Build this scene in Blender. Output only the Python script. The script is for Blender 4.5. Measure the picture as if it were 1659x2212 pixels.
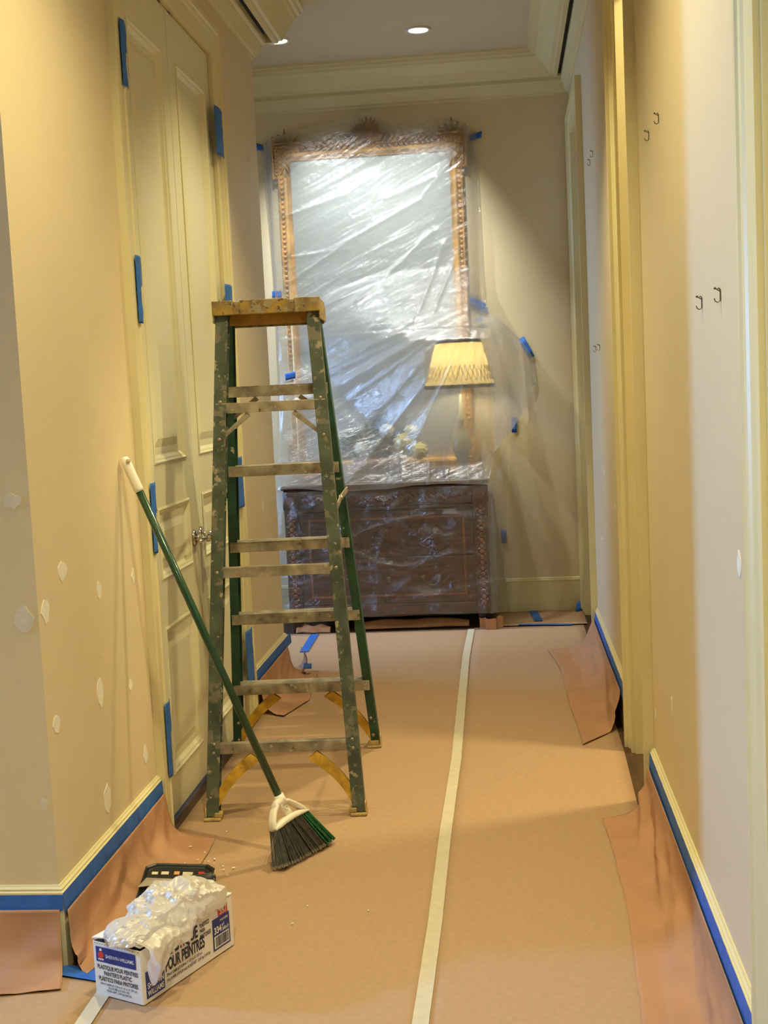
import bpy, math, random
from mathutils import Vector, Matrix, noise

for o in list(bpy.data.objects):
    bpy.data.objects.remove(o, do_unlink=True)
scene = bpy.context.scene
COL = scene.collection
R = math.radians
random.seed(7)

# ------------------------------------------------------------------ camera
CAM_H = 1.45
cam_d = bpy.data.cameras.new('camera')
cam = bpy.data.objects.new('camera', cam_d)
COL.objects.link(cam)
cam_d.sensor_fit = 'VERTICAL'
cam_d.sensor_height = 24.0
cam_d.lens = 24.0 * 2692.0 / 2212.0
cam_d.clip_start = 0.05
_yaw, _pitch, _roll = R(5.869), R(5.587), R(2.755)
_F = Vector((-math.sin(_yaw) * math.cos(_pitch), math.cos(_yaw) * math.cos(_pitch), -math.sin(_pitch)))
_R = Vector((math.cos(_yaw), math.sin(_yaw), 0))
_U = _R.cross(_F)
_R2 = _R * math.cos(_roll) - _U * math.sin(_roll)
_U2 = _R * math.sin(_roll) + _U * math.cos(_roll)
cam.matrix_world = Matrix(((_R2.x, _U2.x, -_F.x, 0), (_R2.y, _U2.y, -_F.y, 0), (_R2.z, _U2.z, -_F.z, CAM_H), (0, 0, 0, 1)))
scene.camera = cam

# ------------------------------------------------------------------ world, daylight, exposure
WARM = (1.0, 0.87, 0.47)
SPOT = (0.95, 1.0, 0.98)
DAY = (0.15, 0.42, 1.0)
w = bpy.data.worlds.new('world')
scene.world = w
w.use_nodes = True
w.node_tree.nodes['Background'].inputs[0].default_value = (0.65, 0.8, 1.0, 1)
w.node_tree.nodes['Background'].inputs[1].default_value = 0.6
scene.view_settings.view_transform = 'Standard'
scene.view_settings.look = 'None'
scene.view_settings.gamma = 1.0
scene.view_settings.exposure = 0.07
scene.view_settings.use_curve_mapping = False
try:
    scene.cycles.use_denoising = True
    scene.cycles.max_bounces = 6
    scene.cycles.diffuse_bounces = 4
    scene.cycles.glossy_bounces = 2
    scene.cycles.transmission_bounces = 4
    scene.cycles.transparent_max_bounces = 10
    scene.cycles.use_adaptive_sampling = True
    scene.cycles.adaptive_threshold = 0.08
    scene.cycles.adaptive_min_samples = 12
    scene.cycles.sample_clamp_indirect = 4.0
    scene.cycles.caustics_reflective = False
    scene.cycles.caustics_refractive = False
except Exception:
    pass


def area_light(name, loc, direction, sx, sy, power, color, spread=180):
    d = bpy.data.lights.new(name, 'AREA')
    d.spread = R(spread)
    d.shape = 'RECTANGLE'
    d.size, d.size_y = sx, sy
    d.energy = power
    d.color = color
    o = bpy.data.objects.new(name, d)
    o.location = loc
    o.rotation_euler = Vector(direction).to_track_quat('-Z', 'Y').to_euler()
    COL.objects.link(o)
    return o


# daylight entering by the window of the room on the left and by the window at the end of the cross hall
area_light('daylight_side_room', (-5.06, 2.885, 1.6), (1, 0, 0), 2.1, 0.18, 1250, DAY)
area_light('daylight_cross_hall', (-3.66, 7.1, 1.6), (1, 0, -0.22), 1.7, 0.9, 55, (0.34, 0.56, 1.0), 100)

# measured planes of the place (metres)
XL, XR, YB = -1.2, 0.445, 7.9
Y_RET, Y_END = 3.01, 6.30
CEIL = 3.43


# ------------------------------------------------------------------ mesh helpers
MATS = {}
WM = {}          # world matrices of empties by name


class MB:
    def __init__(self):
        self.v, self.f = [], []

    def add(self, vs, fs):
        b = len(self.v)
        self.v += [Vector(p) for p in vs]
        self.f += [tuple(b + i for i in f) for f in fs]
        return self

    def box(self, x0, x1, y0, y1, z0, z1):
        return self.add([(x0, y0, z0), (x1, y0, z0), (x1, y1, z0), (x0, y1, z0), (x0, y0, z1), (x1, y0, z1), (x1, y1, z1), (x0, y1, z1)],
                        [(0, 3, 2, 1), (4, 5, 6, 7), (0, 1, 5, 4), (1, 2, 6, 5), (2, 3, 7, 6), (3, 0, 4, 7)])

    def obox(self, c, ex, ey, ez, hx, hy, hz):
        c, ex, ey, ez = Vector(c), Vector(ex), Vector(ey), Vector(ez)
        P = [c + ex * hx * a + ey * hy * b + ez * hz * d for d in (-1, 1) for a, b in ((-1, -1), (1, -1), (1, 1), (-1, 1))]
        return self.add(P, [(0, 3, 2, 1), (4, 5, 6, 7), (0, 1, 5, 4), (1, 2, 6, 5), (2, 3, 7, 6), (3, 0, 4, 7)])

    def loft(self, rings, close=True, caps=True):
        n = len(rings[0])
        vs = [p for r in rings for p in r]
        fs = []
        for i in range(len(rings) - 1):
            for j in range(n if close else n - 1):
                a, b = i * n + j, i * n + (j + 1) % n
                fs.append((a, b, b + n, a + n))
        if caps and close:
            fs.append(tuple(range(n))[::-1])
            fs.append(tuple((len(rings) - 1) * n + j for j in range(n)))
        return self.add(vs, fs)

    def tube(self, pts, r, n=8, caps=True):
        pts = [Vector(p) for p in pts]
        rs = r if isinstance(r, (list, tuple)) else [r] * len(pts)
        rings = []
        prev = None
        for i, p in enumerate(pts):
            t = (pts[min(i + 1, len(pts) - 1)] - pts[max(i - 1, 0)]).normalized()
            if prev is None:
                a = t.orthogonal().normalized()
            else:
                a = (prev - t * prev.dot(t)).normalized()
            prev = a
            b = t.cross(a)
            rings.append([p + (a * math.cos(2 * math.pi * k / n) + b * math.sin(2 * math.pi * k / n)) * rs[i] for k in range(n)])
        return self.loft(rings, True, caps)

    def lathe(self, prof, c=(0, 0, 0), axis=(0, 0, 1), n=20, caps=True):
        c, axis = Vector(c), Vector(axis).normalized()
        a = axis.orthogonal().normalized()
        b = axis.cross(a)
        rings = [[c + axis * h + (a * math.cos(2 * math.pi * k / n) + b * math.sin(2 * math.pi * k / n)) * max(r, 1e-4) for k in range(n)] for r, h in prof]
        return self.loft(rings, True, caps)

    def ball(self, c, r, n=8, m=5, s=(1, 1, 1)):
        rings = []
        for i in range(1, m):
            th = math.pi * i / m
            rings.append([Vector(c) + Vector((r * s[0] * math.sin(th) * math.cos(2 * math.pi * k / n), r * s[1] * math.sin(th) * math.sin(2 * math.pi * k / n), -r * s[2] * math.cos(th))) for k in range(n)])
        return self.loft(rings)

    def grid(self, fn, nu, nv):
        vs = [fn(i / nu, j / nv) for j in range(nv + 1) for i in range(nu + 1)]
        fs = [(j * (nu + 1) + i, j * (nu + 1) + i + 1, (j + 1) * (nu + 1) + i + 1, (j + 1) * (nu + 1) + i) for j in range(nv) for i in range(nu)]
        return self.add(vs, fs)

    def prism(self, poly, o, eu, ev, en, t):
        """polygon (u,v) in the plane o,eu,ev, thickened by t along en"""
        o, eu, ev, en = Vector(o), Vector(eu), Vector(ev), Vector(en)
        n = len(poly)
        a = [o + eu * u + ev * v for u, v in poly]
        b = [p + en * t for p in a]
        fs = [tuple(range(n))[::-1], tuple(range(n, 2 * n))] + [(i, (i + 1) % n, n + (i + 1) % n, n + i) for i in range(n)]
        return self.add(a + b, fs)

    def xf(self, M):
        self.v = [M @ p for p in self.v]
        return self


def prop(o, label=None, cat=None, group=None, kind=None):
    if label: o['label'] = label
    if cat: o['category'] = cat
    if group: o['group'] = group
    if kind: o['kind'] = kind
    return o


def thing(name, loc, label, cat, rz=0.0, group=None, kind=None):
    o = bpy.data.objects.new(name, None)
    o.empty_display_size = 0.1
    o.location = loc
    o.rotation_euler = (0, 0, rz)
    COL.objects.link(o)
    WM[o.name] = Matrix.Translation(Vector(loc)) @ Matrix.Rotation(rz, 4, 'Z')
    return prop(o, label, cat, group, kind)


def build(name, mb, mat, parent=None, world=False, smooth=False, bevel=0.0, seg=2, solid=0.0, angle=40):
    me = bpy.data.meshes.new(name)
    vs = mb.v
    org = Vector((0, 0, 0))
    pm = None
    if parent is not None:
        pm = WM.get(parent.name)
        if world and pm is not None:
            inv = pm.inverted()
            vs = [inv @ p for p in vs]
    else:
        xs = [p.x for p in vs]; ys = [p.y for p in vs]; zs = [p.z for p in vs]
        org = Vector(((min(xs) + max(xs)) / 2, (min(ys) + max(ys)) / 2, min(zs)))
        vs = [p - org for p in vs]
    me.from_pydata([tuple(p) for p in vs], [], mb.f)
    me.update()
    import bmesh
    bm = bmesh.new(); bm.from_mesh(me)
    bmesh.ops.recalc_face_normals(bm, faces=bm.faces)
    bm.to_mesh(me); bm.free()
    mats = mat if isinstance(mat, (list, tuple)) else [mat]
    for m in mats:
        me.materials.append(MATS[m] if isinstance(m, str) else m)
    if smooth:
        try:
            me.shade_smooth()
        except Exception:
            for p in me.polygons: p.use_smooth = True
    o = bpy.data.objects.new(name, me)
    o.location = org
    COL.objects.link(o)
    if parent is not None:
        o.parent = parent
        if pm is not None: WM[o.name] = pm
    else:
        WM[o.name] = Matrix.Translation(org)
    if solid:
        s = o.modifiers.new('solid', 'SOLIDIFY'); s.thickness = solid; s.offset = 0
    if bevel:
        b = o.modifiers.new('bevel', 'BEVEL'); b.width = bevel; b.segments = seg; b.limit_method = 'ANGLE'; b.angle_limit = R(angle)
    return o


def struct(name, mb, mat, parent=None, **k):
    o = build(name, mb, mat, parent, **k)
    if parent is None: o['kind'] = 'structure'
    return o


def dup(o, parent):
    c = o.copy()
    COL.objects.link(c)
    c.parent = parent
    return c


def lerp(a, b, t): return a + (b - a) * t
def pw(pts, x):
    """piecewise linear, pts sorted by the first value"""
    if x <= pts[0][0]: return pts[0][1]
    for (a, p), (b, q) in zip(pts, pts[1:]):
        if x <= b: return p + (q - p) * (x - a) / (b - a)
    return pts[-1][1]
def sstep(a, b, x):
    t = max(0.0, min(1.0, (x - a) / (b - a))); return t * t * (3 - 2 * t)
def N(x, y=0.0, z=0.0): return noise.noise(Vector((x, y, z)))
def ridge(x, y=0.0, z=0.0): return 1 - 2 * abs(N(x, y, z))


def sweep_path(path, prof, side=1.0, closed=False):
    """sweep prof [(offset, z)] along a 2D path with mitres; offset to the right of travel"""
    n = len(path)
    rings = []
    for i, p in enumerate(path):
        p = Vector(p)
        if closed:
            a, b = Vector(path[(i - 1) % n]), Vector(path[(i + 1) % n])
        else:
            a = Vector(path[i - 1]) if i > 0 else None
            b = Vector(path[i + 1]) if i < n - 1 else None
        d1 = (p - a).normalized() if a is not None else None
        d2 = (b - p).normalized() if b is not None else None
        if d1 is None: d1 = d2
        if d2 is None: d2 = d1
        n1 = Vector((d1.y, -d1.x)); n2 = Vector((d2.y, -d2.x))
        m = n1 + n2
        m = m / max(1e-6, m.dot(n1))
        rings.append([Vector((p.x + m.x * o_ * side, p.y + m.y * o_ * side, z)) for o_, z in prof])
    mb = MB()
    if closed: rings.append(rings[0])
    return mb.loft(rings, True, not closed)


# ------------------------------------------------------------------ materials
def mat(name, col, rough=0.5, metal=0.0, var=0.0, vscale=6.0, bump=0.0, bscale=200.0, spec=0.5, col2=None, splat=None, stretch=None, coat=0.0, sheen=0.0):
    m = bpy.data.materials.new(name)
    m.use_nodes = True
    nt = m.node_tree
    b = nt.nodes['Principled BSDF']
    b.inputs['Base Color'].default_value = (*col, 1)
    b.inputs['Roughness'].default_value = rough
    b.inputs['Metallic'].default_value = metal
    b.inputs['Specular IOR Level'].default_value = spec
    if coat: b.inputs['Coat Weight'].default_value = coat
    tc = nt.nodes.new('ShaderNodeTexCoord')
    src = tc.outputs['Object']
    if stretch:
        mp = nt.nodes.new('ShaderNodeMapping'); mp.inputs['Scale'].default_value = stretch
        nt.links.new(src, mp.inputs[0]); src = mp.outputs[0]
    out = None
    if var or col2:
        n = nt.nodes.new('ShaderNodeTexNoise'); n.inputs['Scale'].default_value = vscale; n.inputs['Detail'].default_value = 5
        nt.links.new(src, n.inputs['Vector'])
        mx = nt.nodes.new('ShaderNodeMix'); mx.data_type = 'RGBA'
        c2 = col2 or tuple(max(0, c * (1 - var)) for c in col)
        c1 = col if col2 else tuple(min(1, c * (1 + var * 0.5)) for c in col)
        mx.inputs['A'].default_value = (*c1, 1); mx.inputs['B'].default_value = (*c2, 1)
        rp = nt.nodes.new('ShaderNodeMapRange'); rp.inputs['From Min'].default_value = 0.35; rp.inputs['From Max'].default_value = 0.65
        nt.links.new(n.outputs['Fac'], rp.inputs['Value'])
        nt.links.new(rp.outputs[0], mx.inputs['Factor'])
        out = mx.outputs['Result']
    if splat:
        for (sc, th, c) in splat:
            n = nt.nodes.new('ShaderNodeTexNoise'); n.inputs['Scale'].default_value = sc; n.inputs['Detail'].default_value = 6; n.inputs['Roughness'].default_value = 0.6
            nt.links.new(src, n.inputs['Vector'])
            rp = nt.nodes.new('ShaderNodeMapRange'); rp.inputs['From Min'].default_value = th; rp.inputs['From Max'].default_value = th + 0.02
            nt.links.new(n.outputs['Fac'], rp.inputs['Value'])
            mx = nt.nodes.new('ShaderNodeMix'); mx.data_type = 'RGBA'
            if out is not None: nt.links.new(out, mx.inputs['A'])
            else: mx.inputs['A'].default_value = (*col, 1)
            mx.inputs['B'].default_value = (*c, 1)
            nt.links.new(rp.outputs[0], mx.inputs['Factor'])
            out = mx.outputs['Result']
    if out is not None: nt.links.new(out, b.inputs['Base Color'])
    if bump:
        n = nt.nodes.new('ShaderNodeTexNoise'); n.inputs['Scale'].default_value = bscale; n.inputs['Detail'].default_value = 4
        nt.links.new(src, n.inputs['Vector'])
        bp = nt.nodes.new('ShaderNodeBump'); bp.inputs['Strength'].default_value = bump; bp.inputs['Distance'].default_value = 0.002
        nt.links.new(n.outputs['Fac'], bp.inputs['Height']); nt.links.new(bp.outputs[0], b.inputs['Normal'])
    MATS[name] = m
    return m


mat('wall', (0.70, 0.585, 0.375), 0.55, bump=0.12, bscale=350, var=0.03, vscale=2)
mat('trim', (0.71, 0.63, 0.36), 0.38, bump=0.03, bscale=60, var=0.03, vscale=3)
mat('door', (0.69, 0.65, 0.45), 0.36, bump=0.03, bscale=60, var=0.02, vscale=3)
mat('ceiling', (0.64, 0.55, 0.40), 0.8, bump=0.05, bscale=300)
mat('black', (0.006, 0.006, 0.006), 0.7)
mat('paper', (0.45, 0.29, 0.175), 0.8, var=0.05, vscale=60, bump=0.3, bscale=420, spec=0.25)
mat('mask_paper', (0.46, 0.245, 0.135), 0.72, var=0.08, vscale=7, bump=0.2, bscale=300, spec=0.3)
mat('paper_tape', (0.60, 0.53, 0.41), 0.8, var=0.06, vscale=30, bump=0.3, bscale=90, spec=0.2)
mat('blue_tape', (0.035, 0.14, 0.50), 0.6, var=0.15, vscale=25, bump=0.2, bscale=250, spec=0.3)
mat('wood_floor', (0.085, 0.045, 0.022), 0.6, var=0.35, vscale=6, stretch=(8, 0.6, 1), bump=0.05, bscale=40, spec=0.2)
mat('spackle', (0.80, 0.75, 0.64), 0.75, var=0.05, vscale=40, spec=0.2)
mat('spackle_thin', (0.69, 0.63, 0.51), 0.75, var=0.06, vscale=40, spec=0.2)
mat('nickel', (0.62, 0.58, 0.52), 0.18, metal=1.0)
mat('hook_metal', (0.16, 0.12, 0.07), 0.35, metal=0.9)
mat('lad_green', (0.016, 0.072, 0.042), 0.5, var=0.35, vscale=14, bump=0.15, bscale=90, splat=[(26, 0.665, (0.42, 0.37, 0.26)), (60, 0.70, (0.55, 0.48, 0.33))])
mat('lad_green_worn', (0.075, 0.095, 0.064), 0.6, var=0.4, vscale=12, bump=0.2, bscale=90, splat=[(16, 0.56, (0.17, 0.155, 0.105)), (22, 0.60, (0.33, 0.28, 0.19)), (44, 0.67, (0.47, 0.41, 0.28)), (38, 0.67, (0.05, 0.035, 0.025))])
mat('lad_alu', (0.36, 0.31, 0.225), 0.5, metal=0.3, var=0.45, vscale=18, bump=0.2, bscale=70, splat=[(30, 0.62, (0.48, 0.42, 0.31)), (36, 0.67, (0.11, 0.085, 0.06))])
mat('lad_cap', (0.42, 0.27, 0.035), 0.6, col2=(0.20, 0.14, 0.075), vscale=24, bump=0.9, bscale=40, splat=[(26, 0.54, (0.33, 0.27, 0.16)), (38, 0.60, (0.11, 0.065, 0.045)), (60, 0.66, (0.55, 0.40, 0.12))])
mat('lad_orange', (0.52, 0.25, 0.025), 0.5, var=0.3, vscale=20)
mat('lad_yellow', (0.62, 0.36, 0.03), 0.5, var=0.35, vscale=25, bump=0.1, bscale=80, splat=[(60, 0.66, (0.40, 0.33, 0.20))])
mat('lad_foot', (0.50, 0.36, 0.13), 0.7, var=0.3, vscale=30)
mat('rivet', (0.33, 0.29, 0.22), 0.4, metal=0.7)
mat('white_plastic', (0.86, 0.80, 0.68), 0.4)
mat('broom_green', (0.006, 0.050, 0.020), 0.25, coat=0.3)
mat('bristle_grey', (0.085, 0.080, 0.066), 0.6, var=0.4, vscale=60)
mat('bristle_green', (0.02, 0.14, 0.05), 0.5, var=0.4, vscale=60)
mat('bristle_tip', (0.23, 0.20, 0.14), 0.7)
mat('carton', (0.83, 0.80, 0.74), 0.6, var=0.03, vscale=8)
mat('carton_in', (0.45, 0.36, 0.24), 0.8)
mat('ink_blue', (0.015, 0.035, 0.20), 0.5)
mat('ink_red', (0.62, 0.045, 0.03), 0.5)
mat('ink_pink', (0.75, 0.33, 0.30), 0.5)
mat('ink_navy', (0.012, 0.018, 0.055), 0.5)
mat('ink_white', (0.86, 0.85, 0.83), 0.5)
mat('tray_black', (0.012, 0.012, 0.013), 0.35)
mat('sticker', (0.75, 0.66, 0.48), 0.5)
mat('sticker_orange', (0.70, 0.36, 0.12), 0.5)
mat('steel', (0.72, 0.68, 0.60), 0.3, metal=0.6, splat=[(60, 0.58, (0.75, 0.70, 0.60))])
mat('knife_handle', (0.03, 0.03, 0.03), 0.5, splat=[(70, 0.58, (0.30, 0.28, 0.24))])
mat('chip', (0.88, 0.84, 0.74), 0.7)
mat('mahogany', (0.085, 0.032, 0.016), 0.3, var=0.5, vscale=5, stretch=(1.5, 6, 9), bump=0.05, bscale=60, coat=0.2)
mat('mahogany_dark', (0.04, 0.016, 0.010), 0.35, var=0.4, vscale=20)
mat('inlay', (0.24, 0.085, 0.028), 0.3, var=0.3, vscale=15)
mat('brass', (0.13, 0.08, 0.03), 0.4, metal=0.8)
mat('gold', (0.72, 0.41, 0.12), 0.42, metal=0.3, var=0.35, vscale=12, bump=0.25, bscale=60)
mat('gold_dark', (0.46, 0.27, 0.085), 0.5, metal=0.2, var=0.5, vscale=25, bump=0.4, bscale=50)
mat('gold_crest', (0.36, 0.20, 0.07), 0.5, metal=0.2, var=0.5, vscale=25, bump=0.4, bscale=50)
mat('leaf', (0.030, 0.060, 0.024), 0.55, var=0.4, vscale=20)
mat('petal', (0.80, 0.72, 0.32), 0.6, var=0.15, vscale=20)
mat('petal_white', (0.80, 0.78, 0.66), 0.6, var=0.1, vscale=20)
mat('bowl', (0.30, 0.13, 0.05), 0.35, var=0.3, vscale=10)
mat('shade_trim', (0.02, 0.016, 0.012), 0.7)
mat('lamp_celadon', (0.42, 0.42, 0.26), 0.3, var=0.1)
mat('lamp_brass', (0.45, 0.33, 0.14), 0.3, metal=0.9)
mat('mirror', (0.46, 0.49, 0.485), 0.38, metal=0.5, var=0.03, vscale=4)
mat('can_trim', (0.75, 0.72, 0.66), 0.5)


def shade_mat():
    m = bpy.data.materials.new('lamp_shade_cloth'); m.use_nodes = True
    nt = m.node_tree; nt.nodes.clear()
    out = nt.nodes.new('ShaderNodeOutputMaterial')
    d = nt.nodes.new('ShaderNodeBsdfDiffuse'); d.inputs[0].default_value = (0.80, 0.70, 0.42, 1)
    t = nt.nodes.new('ShaderNodeBsdfTranslucent'); t.inputs[0].default_value = (0.86, 0.73, 0.38, 1)
    mx = nt.nodes.new('ShaderNodeMixShader'); mx.inputs[0].default_value = 0.62
    nt.links.new(d.outputs[0], mx.inputs[1]); nt.links.new(t.outputs[0], mx.inputs[2]); nt.links.new(mx.outputs[0], out.inputs[0])
    MATS['lamp_shade_cloth'] = m


shade_mat()


def emit_mat(name, col, s):
    m = bpy.data.materials.new(name); m.use_nodes = True
    nt = m.node_tree; nt.nodes.clear()
    out = nt.nodes.new('ShaderNodeOutputMaterial')
    e = nt.nodes.new('ShaderNodeEmission'); e.inputs[0].default_value = (*col, 1); e.inputs[1].default_value = s
    nt.links.new(e.outputs[0], out.inputs[0]); MATS[name] = m


emit_mat('can_lens', (1, 0.93, 0.80), 6.0)
emit_mat('bulb', (1, 0.80, 0.45), 12.0)


def film_mat(name, trans, white, gloss_rough=0.22, bs=1.0, col=(0.92, 0.92, 0.92), gloss=0.5, bscale=14.0, blur=0.0, stretch=(4.0, 1, 0.8), low=None):
    """thin polythene film: part clear, part milky scatter, part glossy reflection, crinkled"""
    m = bpy.data.materials.new(name); m.use_nodes = True
    nt = m.node_tree; nt.nodes.clear()
    out = nt.nodes.new('ShaderNodeOutputMaterial')
    tr = nt.nodes.new('ShaderNodeBsdfTransparent'); tr.inputs[0].default_value = (0.97, 0.97, 0.97, 1)
    d = nt.nodes.new('ShaderNodeBsdfDiffuse'); d.inputs[0].default_value = (*col, 1)
    t = nt.nodes.new('ShaderNodeBsdfTranslucent'); t.inputs[0].default_value = (*col, 1)
    g = nt.nodes.new('ShaderNodeBsdfGlossy'); g.inputs['Roughness'].default_value = gloss_rough; g.inputs['Color'].default_value = (1, 1, 1, 1)
    tc = nt.nodes.new('ShaderNodeTexCoord')
    mp = nt.nodes.new('ShaderNodeMapping'); mp.vector_type = 'TEXTURE'; mp.inputs['Rotation'].default_value = (0, R(-27), 0); mp.inputs['Scale'].default_value = stretch
    nt.links.new(tc.outputs['Object'], mp.inputs[0])
    n1 = nt.nodes.new('ShaderNodeTexNoise'); n1.inputs['Scale'].default_value = bscale; n1.inputs['Detail'].default_value = 7; n1.inputs['Roughness'].default_value = 0.62
    n1.inputs['Distortion'].default_value = 1.2
    nt.links.new(mp.outputs[0], n1.inputs['Vector'])
    bp = nt.nodes.new('ShaderNodeBump'); bp.inputs['Strength'].default_value = bs; bp.inputs['Distance'].default_value = 0.02
    nt.links.new(n1.outputs['Fac'], bp.inputs['Height'])
    for s in (g, d): nt.links.new(bp.outputs[0], s.inputs['Normal'])
    a = nt.nodes.new('ShaderNodeMixShader'); a.inputs[0].default_value = 0.5
    nt.links.new(d.outputs[0], a.inputs[1]); nt.links.new(t.outputs[0], a.inputs[2])
    rf = nt.nodes.new('ShaderNodeBsdfRefraction'); rf.inputs['IOR'].default_value = 1.15; rf.inputs['Roughness'].default_value = 0.6
    cl_ = nt.nodes.new('ShaderNodeMixShader'); cl_.inputs[0].default_value = blur
    nt.links.new(tr.outputs[0], cl_.inputs[1]); nt.links.new(rf.outputs[0], cl_.inputs[2])
    b = nt.nodes.new('ShaderNodeMixShader'); b.inputs[0].default_value = gloss
    nt.links.new(a.outputs[0], b.inputs[1]); nt.links.new(g.outputs[0], b.inputs[2])
    fr = nt.nodes.new('ShaderNodeLayerWeight'); fr.inputs['Blend'].default_value = 0.25
    nt.links.new(bp.outputs[0], fr.inputs['Normal'])
    mr = nt.nodes.new('ShaderNodeMapRange'); mr.inputs['To Min'].default_value = white; mr.inputs['To Max'].default_value = min(1, white + trans)
    nt.links.new(fr.outputs['Facing'], mr.inputs['Value'])
    if low:
        # extra milky haze is mixed in below a given height
        sx_ = nt.nodes.new('ShaderNodeSeparateXYZ'); nt.links.new(tc.outputs['Object'], sx_.inputs[0])
        lr = nt.nodes.new('ShaderNodeMapRange'); lr.interpolation_type = 'SMOOTHSTEP'
        lr.inputs['From Min'].default_value = low[0]; lr.inputs['From Max'].default_value = low[1]
        lr.inputs['To Min'].default_value = low[2]; lr.inputs['To Max'].default_value = white
        nt.links.new(sx_.outputs['Z'], lr.inputs['Value']); nt.links.new(lr.outputs[0], mr.inputs['To Min'])
    c = nt.nodes.new('ShaderNodeMixShader')
    nt.links.new(mr.outputs[0], c.inputs[0])
    nt.links.new(cl_.outputs[0], c.inputs[1]); nt.links.new(b.outputs[0], c.inputs[2])
    nt.links.new(c.outputs[0], out.inputs[0]); MATS[name] = m


film_mat('film_upper', 0.30, 0.115, 0.20, 0.5, gloss=0.30, blur=0.30, low=(0.55, 1.05, 0.37))
film_mat('film_lower', 0.42, 0.11, 0.16, 0.9, gloss=0.55, stretch=(3.0, 1, 0.7))
film_mat('film_bag', 0.2, 0.80, 0.22, 0.25, col=(0.93, 0.88, 0.80), gloss=0.20, bscale=30, stretch=(1, 1, 1))

# ------------------------------------------------------------------ setting: shell
struct('floor', MB().box(-5.2, 2.4, -2.8, 8.1, -0.06, -0.004), 'wood_floor')
struct('ceiling', MB().box(-5.2, 2.4, -2.8, 8.1, CEIL, CEIL + 0.08), 'ceiling')

D0, DM, D1, DTOP = 4.045, 4.67, 5.33, 2.895
wl = struct('wall_left', MB().box(XL - 0.12, XL, Y_RET, D0, -0.004, CEIL).box(XL - 0.12, XL, D1, Y_END, -0.004, CEIL).box(XL - 0.12, XL, D0, D1, DTOP, CEIL), 'wall')
wr_ = struct('wall_left_return', MB().box(-5.06, XL - 0.12, Y_RET, Y_RET + 0.12, -0.004, CEIL), 'wall')
struct('wall_cross_hall', MB().box(-3.6, XL - 0.12, Y_END - 0.12, Y_END, -0.004, CEIL).box(-3.72, -3.6, Y_END, 6.65, -0.004, CEIL).box(-3.72, -3.6, 7.55, YB, -0.004, CEIL)
       .box(-3.72, -3.6, 6.65, 7.55, -0.004, 0.65).box(-3.72, -3.6, 6.65, 7.55, 2.55, CEIL), 'wall')
struct('wall_back', MB().box(-3.72, 0.70, YB, YB + 0.12, -0.004, CEIL), 'wall')
O1 = (1.2, 2.215)      # doorway beside the camera
O2 = (4.245, 4.81)     # open doorway to the side room
O3 = (6.87, 7.75)      # doorway by the back wall
OH = 2.93
wr = struct('wall_right', MB().box(XR, XR + 0.14, -2.7, O1[0], -0.004, CEIL).box(XR, XR + 0.14, O1[1], O2[0], -0.004, CEIL).box(XR, XR + 0.14, O2[1], O3[0], -0.004, CEIL)
            .box(XR, XR + 0.14, O3[1], YB, -0.004, CEIL).box(XR, XR + 0.14, O1[0], O1[1], OH, CEIL).box(XR, XR + 0.14, O2[0], O2[1], OH, CEIL).box(XR, XR + 0.14, O3[0], O3[1], OH, CEIL), 'wall')
struct('wall_side_room', MB().box(XR + 0.14, 2.3, 3.3, 3.42, -0.004, CEIL).box(XR + 0.14, 2.3, 5.9, 6.02, -0.004, CEIL).box(2.2, 2.32, 3.3, 6.02, -0.004, CEIL), 'wall')
struct('wall_rear', MB().box(-5.1, XR + 0.1, -2.72, -2.6, -0.004, CEIL), 'wall')
struct('wall_far_left', MB().box(-5.12, -5.0, -2.7, 2.61, -0.004, CEIL).box(-5.12, -5.0, 2.99, Y_RET, -0.004, CEIL).box(-5.12, -5.0, 2.61, 2.99, -0.004, 0.55).box(-5.12, -5.0, 2.61, 2.99, 2.65, CEIL), 'wall')
struct('window_1', MB().box(-5.1, -5.04, 2.61, 2.635, 0.55, 2.65).box(-5.1, -5.04, 2.965, 2.99, 0.55, 2.65).box(-5.1, -5.04, 2.635, 2.965, 0.55, 0.6).box(-5.1, -5.04, 2.635, 2.965, 2.6, 2.65), 'trim')
struct('window_2', MB().box(-3.70, -3.64, 6.65, 6.70, 0.65, 2.55).box(-3.70, -3.64, 7.50, 7.55, 0.65, 2.55).box(-3.70, -3.64, 6.70, 7.50, 0.65, 0.7).box(-3.70, -3.64, 6.70, 7.50, 2.5, 2.55), 'trim')

# crown mouldings with the black air slot
LOW_L = [(0, 3.115), (0.010, 3.115), (0.012, 3.128), (0.020, 3.130), (0.030, 3.150), (0.046, 3.178), (0.050, 3.190), (0.058, 3.192), (0.064, 3.200), (0.064, 3.232), (0, 3.232)]
COVE_L = [(0.092, 3.214), (0.116, 3.214), (0.122, 3.226), (0.136, 3.230), (0.146, 3.246), (0.165, 3.290), (0.192, 3.340), (0.204, 3.352), (0.206, 3.368), (0.222, 3.372), (0.226, 3.392), (0.240, 3.398), (0.242, CEIL), (0.092, CEIL)]
pathL = [(-4.9, Y_RET), (XL, Y_RET), (XL, Y_END), (-3.6, Y_END)]


def flip(path): return path[::-1]


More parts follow.
